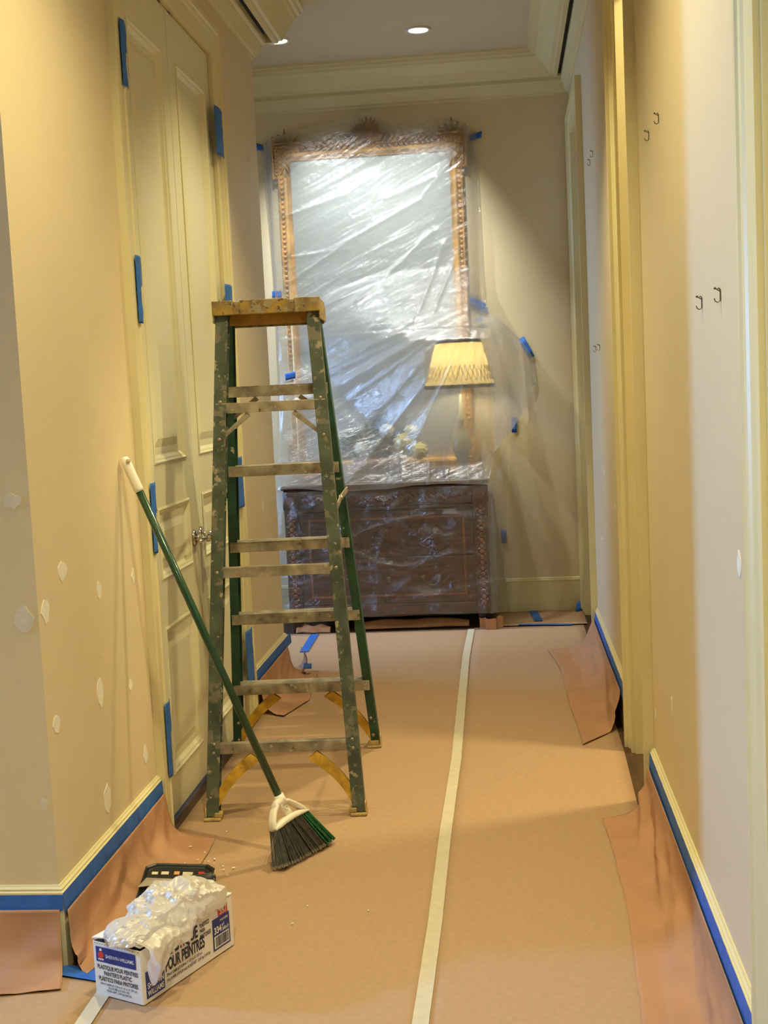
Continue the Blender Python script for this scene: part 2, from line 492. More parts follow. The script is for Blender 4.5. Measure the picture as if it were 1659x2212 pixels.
struct('trim_crown_left', sweep_path(pathL, LOW_L), 'trim')
struct('trim_cove_left', sweep_path(pathL, COVE_L), 'trim')
prop(build('air_slot', sweep_path([(XL, Y_RET + 0.02), (XL, Y_END - 0.0)], [(0.0, 3.235), (0.093, 3.235), (0.093, 3.30), (0.0, 3.30)]), 'black'), 'long black air slot between crown and cove above the double doors', 'air vent')
LOW_R = [(0, 3.190), (0.008, 3.190), (0.010, 3.205), (0.022, 3.210), (0.032, 3.235), (0.044, 3.262), (0.050, 3.268), (0.050, 3.300), (0, 3.300)]
COVE_R = [(0.072, 3.284), (0.096, 3.284), (0.102, 3.296), (0.120, 3.300), (0.140, 3.330), (0.175, 3.365), (0.198, 3.380), (0.202, 3.392), (0.226, 3.396), (0.230, 3.412), (0.246, 3.414), (0.248, CEIL), (0.072, CEIL)]
pathR = [(-3.6, YB), (XR, YB), (XR, -2.6)]
struct('trim_crown_right', sweep_path(pathR, LOW_R), 'trim')
struct('trim_cove_right', sweep_path(pathR, COVE_R), 'trim')
struct('trim_back_fillet', MB().box(-3.6, XR - 0.05, YB - 0.076, YB - 0.046, 3.288, 3.32), 'trim')
prop(build('air_slot', MB().box(XR - 0.073, XR - 0.03, -2.5, YB - 0.078, 3.302, 3.36), 'black'), 'long black air slot in the crown moulding along the right wall', 'air vent')

# baseboards
BASE = [(0, -0.004), (0.014, -0.004), (0.014, 0.196), (0.016, 0.198), (0.016, 0.203), (0.011, 0.206), (0.012, 0.211), (0.006, 0.215), (0.004, 0.219), (0, 0.219)]
struct('baseboard_left', sweep_path([(-4.9, Y_RET), (XL, Y_RET), (XL, D0 - 0.12)], BASE), 'trim')
struct('baseboard_left_far', sweep_path([(XL, D1 + 0.145), (XL, Y_END), (-3.6, Y_END)], BASE), 'trim')
struct('baseboard_back', sweep_path([(-3.6, YB), (XR, YB), (XR, O3[1] + 0.1)], BASE), 'trim')
struct('baseboard_right_far', sweep_path([(XR, O3[0] - 0.115), (XR, O2[1] + 0.10)], BASE), 'trim')
struct('baseboard_right', sweep_path([(XR, O2[0] - 0.115), (XR, O1[1] + 0.11)], BASE), 'trim')


# door casings: profile (distance from the opening edge, thickness)
def casing(name, wallx, sgn, y0, y1, top, wid, m='trim', depth=0.026):
    """U-shaped casing on a wall parallel to y; sgn = direction out of the wall along x"""
    prof = [(0, 0.0), (0, 0.012), (wid * 0.10, 0.016), (wid * 0.16, 0.011), (wid * 0.62, 0.014), (wid * 0.68, 0.019), (wid * 0.80, 0.021), (wid * 0.84, depth), (wid, depth), (wid, 0)]
    rings = []
    for (yy, zz, dy, dz) in ((y0, -0.004, -1, 0), (y0, top, -1, 1), (y1, top, 1, 1), (y1, -0.004, 1, 0)):
        rings.append([Vector((wallx + sgn * t, yy + dy * wv, zz + dz * wv)) for wv, t in prof])
    return struct(name, MB().loft(rings, True, True), m)


casing('trim_1', XL, 1, D0, D1, DTOP, 0.125)
casing('trim_2', XR, -1, O1[0], O1[1], OH, 0.11)
casing('trim_3', XR, -1, O2[0], O2[1], OH, 0.10, depth=0.034)
casing('trim_4', XR, -1, O3[0], O3[1], OH, 0.105, depth=0.034)
struct('trim_5', MB().box(XR - 0.001, XR + 0.141, O2[1] - 0.012, O2[1] + 0.001, -0.004, OH).box(XR - 0.001, XR + 0.141, O2[0] - 0.001, O2[0] + 0.012, -0.004, OH), 'trim')
struct('trim_6', MB().box(XR, XR + 0.14, O3[1] - 0.012, O3[1], -0.004, OH).box(XR, XR + 0.14, O3[0], O3[0] + 0.012, -0.004, OH)
       .box(XR, XR + 0.14, O1[1] - 0.012, O1[1], -0.004, OH), 'trim')


# ------------------------------------------------------------------ panel doors
def panel_mesh(y0, y1, z0, z1, x, sg):
    """recessed panel with stepped moulding and raised field, facing sg*x"""
    steps = [(0.0, -0.003), (0.0, 0.004), (0.006, 0.006), (0.012, 0.0), (0.018, -0.002), (0.026, -0.010), (0.030, -0.013), (0.055, -0.013), (0.085, -0.006), (0.088, -0.006)]
    rings = []
    for ins, dep in steps:
        rings.append([Vector((x + sg * dep, a, b)) for a, b in ((y0 + ins, z0 + ins), (y1 - ins, z0 + ins), (y1 - ins, z1 - ins), (y0 + ins, z1 - ins))])
    mb = MB().loft(rings, True, False)
    n = len(rings)
    mb.f.append(tuple((n - 1) * 4 + k for k in range(4)))
    return mb


def door_leaf(name, y0, y1, x, sg, panels, hy=None, z0=0.014, z1=DTOP - 0.004, th=0.04, stile=0.10):
    ys = (y0 + stile, y1 - stile)
    mb = MB()
    xa, xb = sorted((x, x - sg * th))
    mb.box(xa, xb, y0, ys[0], z0, z1).box(xa, xb, ys[1], y1, z0, z1)
    zz = [z0] + [v for p in panels for v in p] + [z1]
    for a, b in zip(zz[0::2], zz[1::2]): mb.box(xa, xb, ys[0], ys[1], a, b)
    mb.box(*sorted((x - sg * (th - 0.004), x - sg * (th - 0.012))), ys[0], ys[1], z0, z1)
    d = struct(name, mb, 'door')
    for a, b in panels:
        build('panel', panel_mesh(ys[0] - 0.002, ys[1] + 0.002, a - 0.002, b + 0.002, x, sg), 'door', d, world=True)
    return d


PAN = ((0.150, 0.665), (0.835, 1.080), (1.235, 2.715))
d1 = door_leaf('door_1', D0 + 0.004, DM - 0.002, XL - 0.006, 1, PAN)
d2 = door_leaf('door_2', DM + 0.002, D1 - 0.004, XL - 0.006, 1, PAN)
d3 = door_leaf('door_3', O1[0] + 0.014, O1[1] - 0.014, XR + 0.07, -1, PAN)
d4 = door_leaf('door_4', O3[0] + 0.014, O3[1] - 0.014, XR + 0.07, -1, PAN)
for d, ysx, dirn in ((d1, DM - 0.052, -1), (d2, DM + 0.052, 1)):
    x0 = XL - 0.006
    h = build('lever_handle', MB().lathe([(0.0, 0.0), (0.033, 0.0), (0.033, 0.006), (0.029, 0.011), (0.018, 0.013), (0.013, 0.016), (0.012, 0.030), (0.015, 0.032), (0.015, 0.040), (0.0125, 0.043), (0.0125, 0.056), (0.0, 0.058)], (x0, ysx, 0.925), (1, 0, 0), 20)
              .tube([(x0 + 0.049, ysx, 0.925), (x0 + 0.051, ysx + dirn * 0.03, 0.926), (x0 + 0.052, ysx + dirn * 0.065, 0.928), (x0 + 0.051, ysx + dirn * 0.095, 0.925), (x0 + 0.049, ysx + dirn * 0.11, 0.921)], [0.010, 0.008, 0.0075, 0.009, 0.006], 10)
              .ball((x0 + 0.053, ysx, 0.925), 0.017, 12, 8), 'nickel', d, world=True, smooth=True)
    prop(h, 'polished nickel lever handle')
    ct = build('catch_plate', MB().box(x0 - 0.02, x0 + 0.004, ysx - 0.03 + dirn * 0.02, ysx + 0.03 + dirn * 0.02, DTOP - 0.002, DTOP + 0.001).box(x0 - 0.004, x0 + 0.006, ysx - 0.012 + dirn * 0.02, ysx + 0.012 + dirn * 0.02, DTOP - 0.008, DTOP), 'nickel', d, world=True)
# black strips added behind the doors, standing for shade in the gaps
struct('gap_shade_strips', MB().box(XL - 0.12, XL - 0.05, D0, D1, DTOP - 0.03, DTOP + 0.001).box(XL - 0.12, XL - 0.06, D0, D1, -0.004, 0.0), 'black')

# ------------------------------------------------------------------ recessed ceiling lights


def can_light(x, y, z, label, power, color, spot=None, blend=0.6, rad=0.03, target=None):
    t = thing('recessed_light', (x, y, z), label, 'ceiling light', group='recessed ceiling lights')
    build('trim_ring', MB().lathe([(0.055, -0.001), (0.070, -0.001), (0.070, -0.006), (0.062, -0.009), (0.055, -0.005)], n=32, caps=False), 'can_trim', t, smooth=True)
    build('lens', MB().lathe([(0.0, -0.0015), (0.056, -0.0015), (0.056, -0.004), (0.0, -0.005)], n=28), 'can_lens', t)
    d = bpy.data.lights.new('can_lamp', 'SPOT')
    d.energy = power; d.color = color
    d.spot_size = R(spot or 120); d.spot_blend = blend
    d.shadow_soft_size = rad
    o = bpy.data.objects.new('can_lamp', d)
    COL.objects.link(o); o.parent = t
    o.location = (0, 0, -0.03)
    dirv = Vector(target) - Vector((x, y, z)) if target else Vector((0, 0, -1))
    o.rotation_euler = dirv.to_track_quat('-Z', 'Y').to_euler()
    return t


can_light(-1.207, 7.14, CEIL, 'small bright recessed light half hidden by the cove moulding corner', 150, SPOT, 78, 0.9, target=(-0.90, 7.80, 1.9))
can_light(-0.414, 7.14, CEIL, 'bright round recessed light in open ceiling before the mirror', 150, SPOT, 78, 0.9, target=(-0.70, 7.80, 1.9))
can_light(-0.38, 4.9, CEIL, 'recessed light in the ceiling above the ladder', 155, WARM, 96, 0.7)
can_light(-0.38, 2.9, CEIL, 'recessed light in the ceiling just ahead of the camera', 160, WARM, 120, 0.8)
can_light(-0.38, 0.7, CEIL, 'recessed light in the ceiling behind the camera', 270, WARM, 120, 0.8)
can_light(1.15, 4.55, CEIL, 'recessed light in the side room beyond the open doorway', 215, WARM, 140, 0.5, rad=0.09)


# ------------------------------------------------------------------ floor covering
def pz(x, y):
    return 0.0022 + 0.0016 * N(x * 1.7, y * 1.3, 3.1) + 0.0007 * N(x * 5, y * 4, 9.2)


def sheet(name, label, x0f, x1f, y0, y1, nx, ny, lift=0.0):
    def fn(u, v):
        y = lerp(y0, y1, v)
        x = lerp(x0f(y), x1f(y), u)
        return (x, y, pz(x, y) + lift)
    return prop(build(name, MB().grid(fn, nx, ny), 'paper', smooth=True, solid=0.0006), label, 'floor paper', 'brown floor protection paper')


sheet('floor_paper', 'wide brown floor paper sheet under the ladder and broom', lambda y: -1.05 if y < 3.0 else (-1.166 if y < 6.33 else -1.62), lambda y: -0.245, -2.5, 7.37, 18, 190)
sheet('floor_paper', 'brown floor paper sheet along the right wall past the open doorway', lambda y: -0.25, lambda y: 0.402 - 0.012 * sstep(4.9, 4.1, y), -2.5, 7.40, 12, 130)
sheet('floor_paper', 'brown floor paper sheet in the left corner before the return wall', lambda y: -4.6, lambda y: -1.043, -2.5, 2.985, 40, 60)
sheet('floor_paper', 'short brown paper strip taped behind the dresser by back baseboard', lambda y: -0.14 + 0.02 * N(y * 9), lambda y: 0.425, 7.42, 7.868, 10, 8, 0.003)


def ribbon(name, label, cat, pts, wid, m, group=None, lift=0.0035, ny=60, edge=0.0008, seed=0.0):
    """tape lying on the floor paper along a polyline"""
    ls = [0.0]
    P = [Vector((*p, 0)) for p in pts]
    for a, b in zip(P, P[1:]): ls.append(ls[-1] + (b - a).length)

    def at(s):
        for i in range(len(P) - 1):
            if s <= ls[i + 1] or i == len(P) - 2:
                t = (s - ls[i]) / (ls[i + 1] - ls[i]); return P[i].lerp(P[i + 1], t), (P[i + 1] - P[i]).normalized()

    def fn(u, v):
        p, d = at(v * ls[-1])
        nrm = Vector((d.y, -d.x, 0))
        q = p + nrm * ((u - 0.5) * wid + edge * N(v * ls[-1] * 14, u * 3, seed))
        return (q.x, q.y, pz(q.x, q.y) + lift)
    return prop(build(name, MB().grid(fn, 3, ny), m, smooth=True), label, cat, group)


ribbon('seam_tape', 'long cream paper tape over the seam in the middle of the floor', 'tape', [(-0.252, -2.4), (-0.252, 2.72), (-0.249, 3.24), (-0.254, 3.95), (-0.251, 4.76), (-0.262, 5.6), (-0.273, 6.6), (-0.266, 7.36)], 0.039, 'paper_tape', ny=240)
ribbon('seam_tape', 'cream paper tape strip running under the printed carton', 'tape', [(-1.045, -2.4), (-1.045, 3.0)], 0.040, 'paper_tape', ny=120, lift=0.0042)


def tape_quad(name, label, p00, p10, p11, p01, m='blue_tape', group='short pieces of blue painter tape', amp=0.001, nu=8, nv=3, bulge=0.0, lift=(0, 0, 0)):
    a, b, c, d = [Vector(p) for p in (p00, p10, p11, p01)]
    nrm = (b - a).cross(d - a).normalized()
    sd = a.x * 7 + a.z * 13 + a.y * 3

    def fn(u, v):
        p = a.lerp(b, u).lerp(d.lerp(c, u), v)
        return p + nrm * (amp * N(u * 5, v * 3, sd) + bulge * math.sin(math.pi * u) * math.sin(math.pi * v)) + Vector(lift)
    return prop(build(name, MB().grid(fn, nu, nv), m, smooth=True, solid=0.0004), label, 'tape', group)


# blue tape on the floor near the dresser
ribbon('blue_tape', 'blue tape strip on floor paper before the left dresser foot', 'tape', [(-1.192, 6.82), (-1.207, 7.335)], 0.05, 'blue_tape', 'short pieces of blue painter tape', ny=10, lift=0.005)
ribbon('blue_tape', 'long thin blue tape across the floor right of the dresser foot', 'tape', [(0.015, 7.435), (0.335, 7.395)], 0.035, 'blue_tape', 'short pieces of blue painter tape', ny=10, lift=0.007)
ribbon('blue_tape', 'blue tape running from back baseboard to the floor tape', 'tape', [(0.140, 7.52), (0.112, 7.86)], 0.05, 'blue_tape', 'short pieces of blue painter tape', ny=10, lift=0.009)
tape_quad('blue_tape', 'blue tape stuck up in the back right floor corner', (0.375, 7.80, 0.008), (0.43, 7.84, 0.008), (0.425, 7.86, 0.075), (0.385, 7.85, 0.055))
ribbon('blue_tape', 'blue tape on the floor between the two hanging papers beside the carton', 'tape', [(-1.20, 2.975), (-1.05, 2.93)], 0.055, 'blue_tape', 'short pieces of blue painter tape', ny=8, lift=0.006)


# ------------------------------------------------------------------ masking tape and hanging paper along the baseboards
def base_tape(name, label, fn_wall, n, ztop=0.194, zbot=0.150, seed=0.0):
    """fn_wall(u, off) -> (x, y); tape hugging the baseboard face"""
    def fn(u, v):
        zb = zbot + 0.005 * N(u * 22, seed) + 0.003 * N(u * 60, seed + 4)
        z = lerp(ztop, zb, v)
        x, y = fn_wall(u, 0.0165 + 0.003 * v + 0.0012 * N(u * 30, v * 3, seed))
        return (x, y, z)
    return prop(build(name, MB().grid(fn, n, 4), 'blue_tape', smooth=True), label, 'tape', 'blue tape along the baseboards')


base_tape('blue_tape', 'blue tape on the left baseboard between corner and double doors', lambda u, o: (XL + o, lerp(Y_RET - 0.02, 3.925, u)), 60, 0.203, 0.150, 1.0)
base_tape('blue_tape', 'blue tape on the baseboard of the return wall at far left', lambda u, o: (lerp(-1.9, XL + 0.015, u), Y_RET - o), 40, 0.198, 0.157, 2.0)
base_tape('blue_tape', 'blue tape on the far left baseboard behind the ladder', lambda u, o: (XL + o, lerp(5.485, 6.395, u)), 50, 0.203, 0.150, 3.0)
base_tape('blue_tape', 'blue tape on the right baseboard in the foreground', lambda u, o: (XR - o, lerp(2.32, 4.135, u)), 90, 0.204, 0.140, 4.0)
base_tape('blue_tape', 'blue tape on the right baseboard beyond the open doorway', lambda u, o: (XR - o, lerp(4.93, 6.755, u)), 90, 0.204, 0.138, 5.0)


def poly_at(pts, u):
    P = [Vector(p) for p in pts]
    s = u * (len(P) - 1)
    i = min(int(s), len(P) - 2)
    return P[i].lerp(P[i + 1], s - i)


def facet(u, v, nu, nv, seed):
    """random heights on a lattice, linear inside triangles: sharp paper creases"""
    a, b = u * nu, v * nv
    i, j = int(a), int(b)
    fu, fv = a - i, b - j
    h = lambda p, q: random.Random(int(seed * 977) + p * 131 + q * 17).uniform(-1, 1)
    if fu + fv <= 1: return h(i, j) + fu * (h(i + 1, j) - h(i, j)) + fv * (h(i, j + 1) - h(i, j))
    return h(i + 1, j + 1) + (1 - fu) * (h(i, j + 1) - h(i + 1, j + 1)) + (1 - fv) * (h(i + 1, j) - h(i + 1, j + 1))


def drape(name, label, top, bot, nu, nv, seed, amp=0.014, k1=(0.10, 0.30), k2=(0.26, 0.0), crease=8.0):
    def fn(u, v):
        T, B = poly_at(top, u), poly_at(bot, u)
        wob = 0.5 + 0.5 * N(u * crease * 0.6, seed, 2.0)
        P1 = Vector((lerp(T.x, B.x, k1[0] * (0.4 + wob)), lerp(T.y, B.y, k1[0] * (0.4 + wob)), T.z * k1[1]))
        P2 = Vector((lerp(T.x, B.x, k2[0] * (0.6 + 0.6 * wob)), lerp(T.y, B.y, k2[0] * (0.6 + 0.6 * wob)), 0.0))
        a, b, c, d = (1 - v) ** 3, 3 * v * (1 - v) ** 2, 3 * v * v * (1 - v), v ** 3
        p = T * a + P1 * b + P2 * c + B * d
        out = Vector((B.x - T.x, B.y - T.y, 0))
        if out.length > 1e-4: out.normalize()
        env = math.sin(math.pi * min(1, v * 1.15)) ** 0.8 if v < 0.87 else 0.35
        f = 0.95 * facet(u + 0.25 * v, v, crease * 0.9, 3.2, seed) + 0.45 * facet(u - 0.1 * v, v, crease * 2.2, 6, seed + 3) + 0.12 * N(u * crease * 5, v * 5, seed)
        p = p + (out * 0.8 + Vector((0, 0, 0.5))) * (amp * env * f)
        p.z = max(p.z, pz(p.x, p.y) + 0.004 + 0.003 * (1 + N(u * 9, v * 5, seed)) * v)
        return p
    return prop(build(name, MB().grid(fn, nu, nv), 'mask_paper', smooth=True, solid=0.0005), label, 'masking paper', 'brown masking paper hung from the baseboards')


drape('masking_paper', 'brown masking paper hanging left of the double doors beside the carton',
      [(XL + 0.024, 2.995, 0.158), (XL + 0.024, 3.3, 0.158), (XL + 0.024, 3.6, 0.158), (XL + 0.024, 3.925, 0.162)],
      [(-1.115, 2.945, 0.004), (-1.055, 3.28, 0.004), (-0.999, 3.62, 0.004), (-1.012, 3.905, 0.004)], 90, 40, 11.0)
drape('masking_paper', 'brown masking paper hanging from the return wall at bottom left',
      [(-1.95, Y_RET - 0.024, 0.160), (-1.6, Y_RET - 0.024, 0.160), (-1.194, Y_RET - 0.024, 0.162)],
      [(-1.95, 2.81, 0.004), (-1.45, 2.80, 0.004), (-1.158, 2.868, 0.004)], 80, 40, 12.0, crease=6)
drape('masking_paper', 'torn brown masking paper with a curled corner behind the ladder',
      [(XL + 0.026, 5.50, 0.160), (XL + 0.026, 5.9, 0.160), (XL + 0.026, 6.24, 0.160)],
      [(-1.06, 5.43, 0.010), (-0.985, 5.72, 0.004), (-1.035, 6.33, 0.004)], 70, 36, 13.0, crease=5)
drape('masking_paper', 'brown masking paper hanging along the right wall in the foreground',
      [(XR - 0.024, 2.28, 0.158), (XR - 0.024, 3.0, 0.158), (XR - 0.024, 3.6, 0.158), (XR - 0.026, 4.13, 0.160)],
      [(0.240, 2.45, 0.004), (0.258, 2.98, 0.004), (0.276, 3.55, 0.004), (0.256, 4.04, 0.004)], 130, 40, 14.0, amp=0.021, crease=7)
drape('masking_paper', 'loose brown masking paper hanging beyond the open doorway at right',
      [(XR - 0.026, 5.14, 0.165), (XR - 0.026, 5.7, 0.160), (XR - 0.026, 6.3, 0.160), (XR - 0.026, 6.78, 0.158)],
      [(0.250, 4.90, 0.006), (0.222, 5.5, 0.004), (0.218, 6.2, 0.004), (0.165, 6.69, 0.006)], 110, 40, 15.0, amp=0.024, crease=5)


# curled corner and scraps of paper
def flap(name, label, origin, e1, e2, L, Wd, curl, seed, m='mask_paper'):
    o, e1, e2 = Vector(origin), Vector(e1).normalized(), Vector(e2).normalized()

    def fn(u, v):
        ang = u * curl
        r = L / curl
        p = o + e1 * (r * math.sin(ang)) + Vector((0, 0, 1)) * (r * (1 - math.cos(ang))) + e2 * ((v - 0.5) * Wd * (1 - 0.3 * u))
        p = p + Vector((0, 0, 0.004 * N(u * 4, v * 4, seed)))
        p.z = max(p.z, 0.008)
        return p
    return prop(build(name, MB().grid(fn, 16, 10), m, smooth=True, solid=0.0006), label, 'masking paper')


flap('paper_scrap', 'curled brown paper corner standing up beside the left dresser foot', (-1.165, 6.30, 0.012), (0.92, 0.25, 0), (-0.3, 0.95, 0), 0.17, 0.16, 2.4, 3.0)
tape_quad('blue_tape', 'small blue tape end inside the curled paper corner', (-1.095, 6.22, 0.045), (-1.055, 6.24, 0.040), (-1.055, 6.25, 0.065), (-1.095, 6.24, 0.070))
for i, (x0, x1, yy, h, lab) in enumerate(((-1.33, -1.12, 7.40, 0.065, 'crumpled paper scrap tucked under the left side of the dresser'), (-0.98, -0.28, 7.47, 0.075, 'long paper strip standing along under the dresser front'),
                                       (-0.215, -0.075, 7.325, 0.085, 'brown paper wrapped around the right front dresser foot'))):
    def fnp(u, v, x0=x0, x1=x1, yy=yy, h=h, i=i):
        hh = h * (0.75 + 0.35 * N(u * 3, i * 4.0)) * (0.35 + 0.65 * math.sin(math.pi * (0.12 + 0.76 * u)) if i < 2 else 1.0)
        return (lerp(x0, x1, u), yy + (0.02 * N(u * 3 + i, v) if i < 2 else (0.0 if 0.28 < u < 0.72 else 0.05)) - 0.03 * (1 - v) * (i < 2), 0.006 + hh * v)
    prop(build('paper_scrap', MB().grid(fnp, 24, 6), 'mask_paper', smooth=(i < 2), solid=0.0006), lab, 'masking paper')

# ------------------------------------------------------------------ spackle patches on the walls (parts of their wall)


def patch(wall, c, eu, ev, hw, hh, en, seed, m='spackle'):
    rnd = random.Random(seed)
    n = 14
    poly = []
    for k in range(n):
        a = 2 * math.pi * k / n
        r = 0.78 + 0.35 * rnd.random()
        poly.append((hw * r * math.cos(a) * (1 - 0.25 * abs(math.sin(a))), hh * r * math.sin(a)))
    build('spackle_patch', MB().prism(poly, c, eu, ev, en, 0.0012), m, wall, world=True)


for i, (y, z, ww, hh) in enumerate(((3.197, 1.011, .07, .056), (3.058, .927, .062, .066), (3.481, .911, .042, .056), (3.81, .904, .034, .050), (3.43, .622, .060, .098), (3.71, .574, .036, .036),
                                   (3.076, .626, .052, .052), (3.813, .321, .048, .070), (3.425, .307, .068, .092), (5.942, .92, .05, .052))):
    patch(wl, (XL, y, z), (0, 1, 0), (0, 0, 1), ww / 2, hh / 2, (1, 0, 0), i)
for i, (x, z, ww, hh) in enumerate(((-1.246, 1.217, .052, .042), (-1.238, .916, .06, .066), (-1.223, .433, .026, .034))):
    patch(wr_, (x, Y_RET, z), (1, 0, 0), (0, 0, 1), ww / 2, hh / 2, (0, -1, 0), 40 + i, 'spackle_thin')
for i, (y, z, ww, hh) in enumerate(((2.505, 1.072, .045, .056), (2.44, .49, .014, .085), (2.37, .475, .020, .075), (3.631, .485, .030, .075), (4.07, .345, .025, .04), (5.993, 1.011, .06, .03), (5.444, .893, .03, .04), (6.253, .656, .05, .03))):
    patch(wr, (XR, y, z), (0, 1, 0), (0, 0, 1), ww / 2, hh / 2, (-1, 0, 0), 60 + i)

# ------------------------------------------------------------------ picture hooks on the right wall


def picture_hook(y, z, label, s=1.0):
    t = thing('picture_hook', (XR, y, z), label, 'picture hook', group='brass picture hooks left on the right wall')
    s = s * 0.68
    pts = [(-0.010, 0, 0.030), (-0.006, 0, 0.034), (-0.002, 0, 0.028), (-0.002, 0, 0.0), (-0.003, 0, -0.006), (-0.010, 0, -0.010), (-0.017, 0, -0.006), (-0.020, 0, 0.003)]
    rings = [[Vector((p[0] * s, sy * 0.0045 * s, p[2] * s)) for sy in (-1, 1)] for p in pts]
    mb = MB()
    vs = [q for r in rings for q in r]
    mb.add(vs, [(2 * i, 2 * i + 1, 2 * i + 3, 2 * i + 2) for i in range(len(pts) - 1)])
    build('hook_strap', mb, 'hook_metal', t, solid=0.0016)
    build('nail', MB().tube([(0.006 * s, 0, 0.018 * s), (-0.016 * s, 0, 0.032 * s)], 0.0016 * s, 6).ball((-0.017 * s, 0, 0.0328 * s), 0.0042 * s, 8, 5), 'hook_metal', t, smooth=True)


for y, z, lab in ((3.587, 2.150, 'upper right hook of the pair high on the near right wall'), (3.827, 2.150, 'lower left hook of the pair high on the near right wall'),
                  (6.075, 2.500, 'right hook of the high pair beyond the open doorway'), (6.275, 2.495, 'left hook of the high pair beyond the open doorway'),
                  (2.898, 1.603, 'left hook of the pair low on the daylit right wall'), (2.652, 1.603, 'right hook of the pair low on the daylit right wall'),
                  (6.26, 1.593, 'left hook of the low pair beyond the open doorway'), (6.01, 1.593, 'right hook of the low pair beyond the open doorway')):
    picture_hook(y, z, lab)

# ------------------------------------------------------------------ tape over the door hinges
for i, (z0, z1, lab) in enumerate(((2.46, 2.67, 'crinkled blue tape over the top hinge of the left door'), (1.705, 1.925, 'blue tape over the upper middle hinge of the left door'),
                                   (0.945, 1.18, 'blue tape over the lower middle hinge of the left door beside broom'), (0.18, 0.435, 'blue tape over the bottom hinge of the left door'))):
    def fnh(u, v, z0=z0, z1=z1, i=i):
        z = lerp(z0, z1, v)
        y = lerp(4.006, 4.072 + 0.010 * N(v * 4, i * 3.3) + (0.012 if v > 0.55 else 0), u)
        return (XL + 0.0165 + 0.006 * math.exp(-((u - 0.45) / 0.3) ** 2) - 0.004 * u + 0.0012 * N(u * 5, v * 8, i), y, z)
    prop(build('blue_tape', MB().grid(fnh, 8, 24), 'blue_tape', smooth=True, solid=0.0004), lab, 'tape', 'blue tape over the door hinges')
for i, (z0, z1, lab) in enumerate(((2.47, 2.67, 'dark blue tape over the top hinge of the right door'), (1.72, 1.93, 'blue tape on the hinge just above the ladder top'),
                                   (0.97, 1.19, 'blue tape on the right door hinge behind the ladder rail'), (0.185, 0.43, 'blue tape framing the bottom hinge of the right door'))):
    def fnh(u, v, z0=z0, z1=z1, i=i):
        z = lerp(z0, z1, v)
        y = lerp(5.262, 5.400 + 0.008 * N(v * 4, i * 3.3 + 9), u)
        return (XL + 0.0275 + 0.006 * math.sin(u * 3.1) + 0.0015 * N(u * 5, v * 8, i + 20), y, z)
    prop(build('blue_tape', MB().grid(fnh, 8, 20), 'blue_tape', smooth=True, solid=0.0004), lab, 'tape', 'blue tape over the door hinges')
    hx = XL + 0.02
    hg = build('hinge', MB().lathe([(0.0, 0), (0.006, 0), (0.0075, 0.004), (0.0075, 0.104), (0.006, 0.108), (0.0, 0.108)], (hx, D1 + 0.002, (z0 + z1) / 2 - 0.054), (0, 0, 1), 12), 'brass', d2, world=True, smooth=True)
    hg = build('hinge', MB().lathe([(0.0, 0), (0.006, 0), (0.0075, 0.004), (0.0075, 0.104), (0.006, 0.108), (0.0, 0.108)], (XL + 0.008, D0 + 0.012, (z0 + z1) / 2 - 0.054), (0, 0, 1), 12), 'brass', d1, world=True, smooth=True)

# ------------------------------------------------------------------ step ladder
LAD = thing('step_ladder', (-0.84, 4.51, 0.004), 'paint-splattered green fibreglass step ladder with yellow top cap', 'ladder', rz=R(4.0))
ZT = 1.735


def rail(sx, near):
    if near:
        xb, xt, yb, yt, dep, fl_ = 0.275, 0.182, -0.41, -0.135, 0.052, 0.044
    else:
        xb, xt, yb, yt, dep, fl_ = 0.300, 0.176, 0.40, -0.010, 0.075, 0.034
    t = 0.005
    sec = [(0, 0), (0, dep), (-fl_, dep), (-fl_, dep - t), (-t, dep - t), (-t, t), (-fl_, t), (-fl_, 0)]
    rings = []
    for z, x, y in ((0.012, xb, yb), (ZT, xt, yt)):
        rings.append([Vector((sx * (x + a), y + b, z)) for a, b in sec])
    return MB().loft(rings)


def rx(z, near): return lerp(0.275, 0.182, z / ZT) if near else lerp(0.300, 0.176, z / ZT)
def ry(z, near): return lerp(-0.41, -0.135, z / ZT) if near else lerp(0.40, -0.010, z / ZT)


for near in (True, False):
    for sx in (-1, 1):
        r_ = build('rail', rail(sx, near), 'lad_green_worn' if near else 'lad_green', LAD, bevel=0.0015)
for z in (0.295, 0.594, 0.890, 1.186, 1.484):
    x, y = rx(z, False) - 0.006, ry(z, False)
    s_ = build('step', MB().box(-x, x, y - 0.004, y + 0.082, z - 0.004, z).box(-x, x, y - 0.004, y, z - 0.040, z - 0.004).box(-x, x, y + 0.078, y + 0.082, z - 0.040, z - 0.004), 'lad_alu', LAD, bevel=0.0015)
for z in (1.408, 0.838, 0.238):
    x, y = rx(z, True) - 0.006, ry(z, True)
    build('brace', MB().box(-x, x, y + 0.002, y + 0.006, z - 0.018, z + 0.018).box(-x, x, y + 0.006, y + 0.030, z + 0.014, z + 0.018).box(-x, x, y + 0.006, y + 0.030, z - 0.018, z - 0.014), 'lad_alu', LAD, bevel=0.0012)


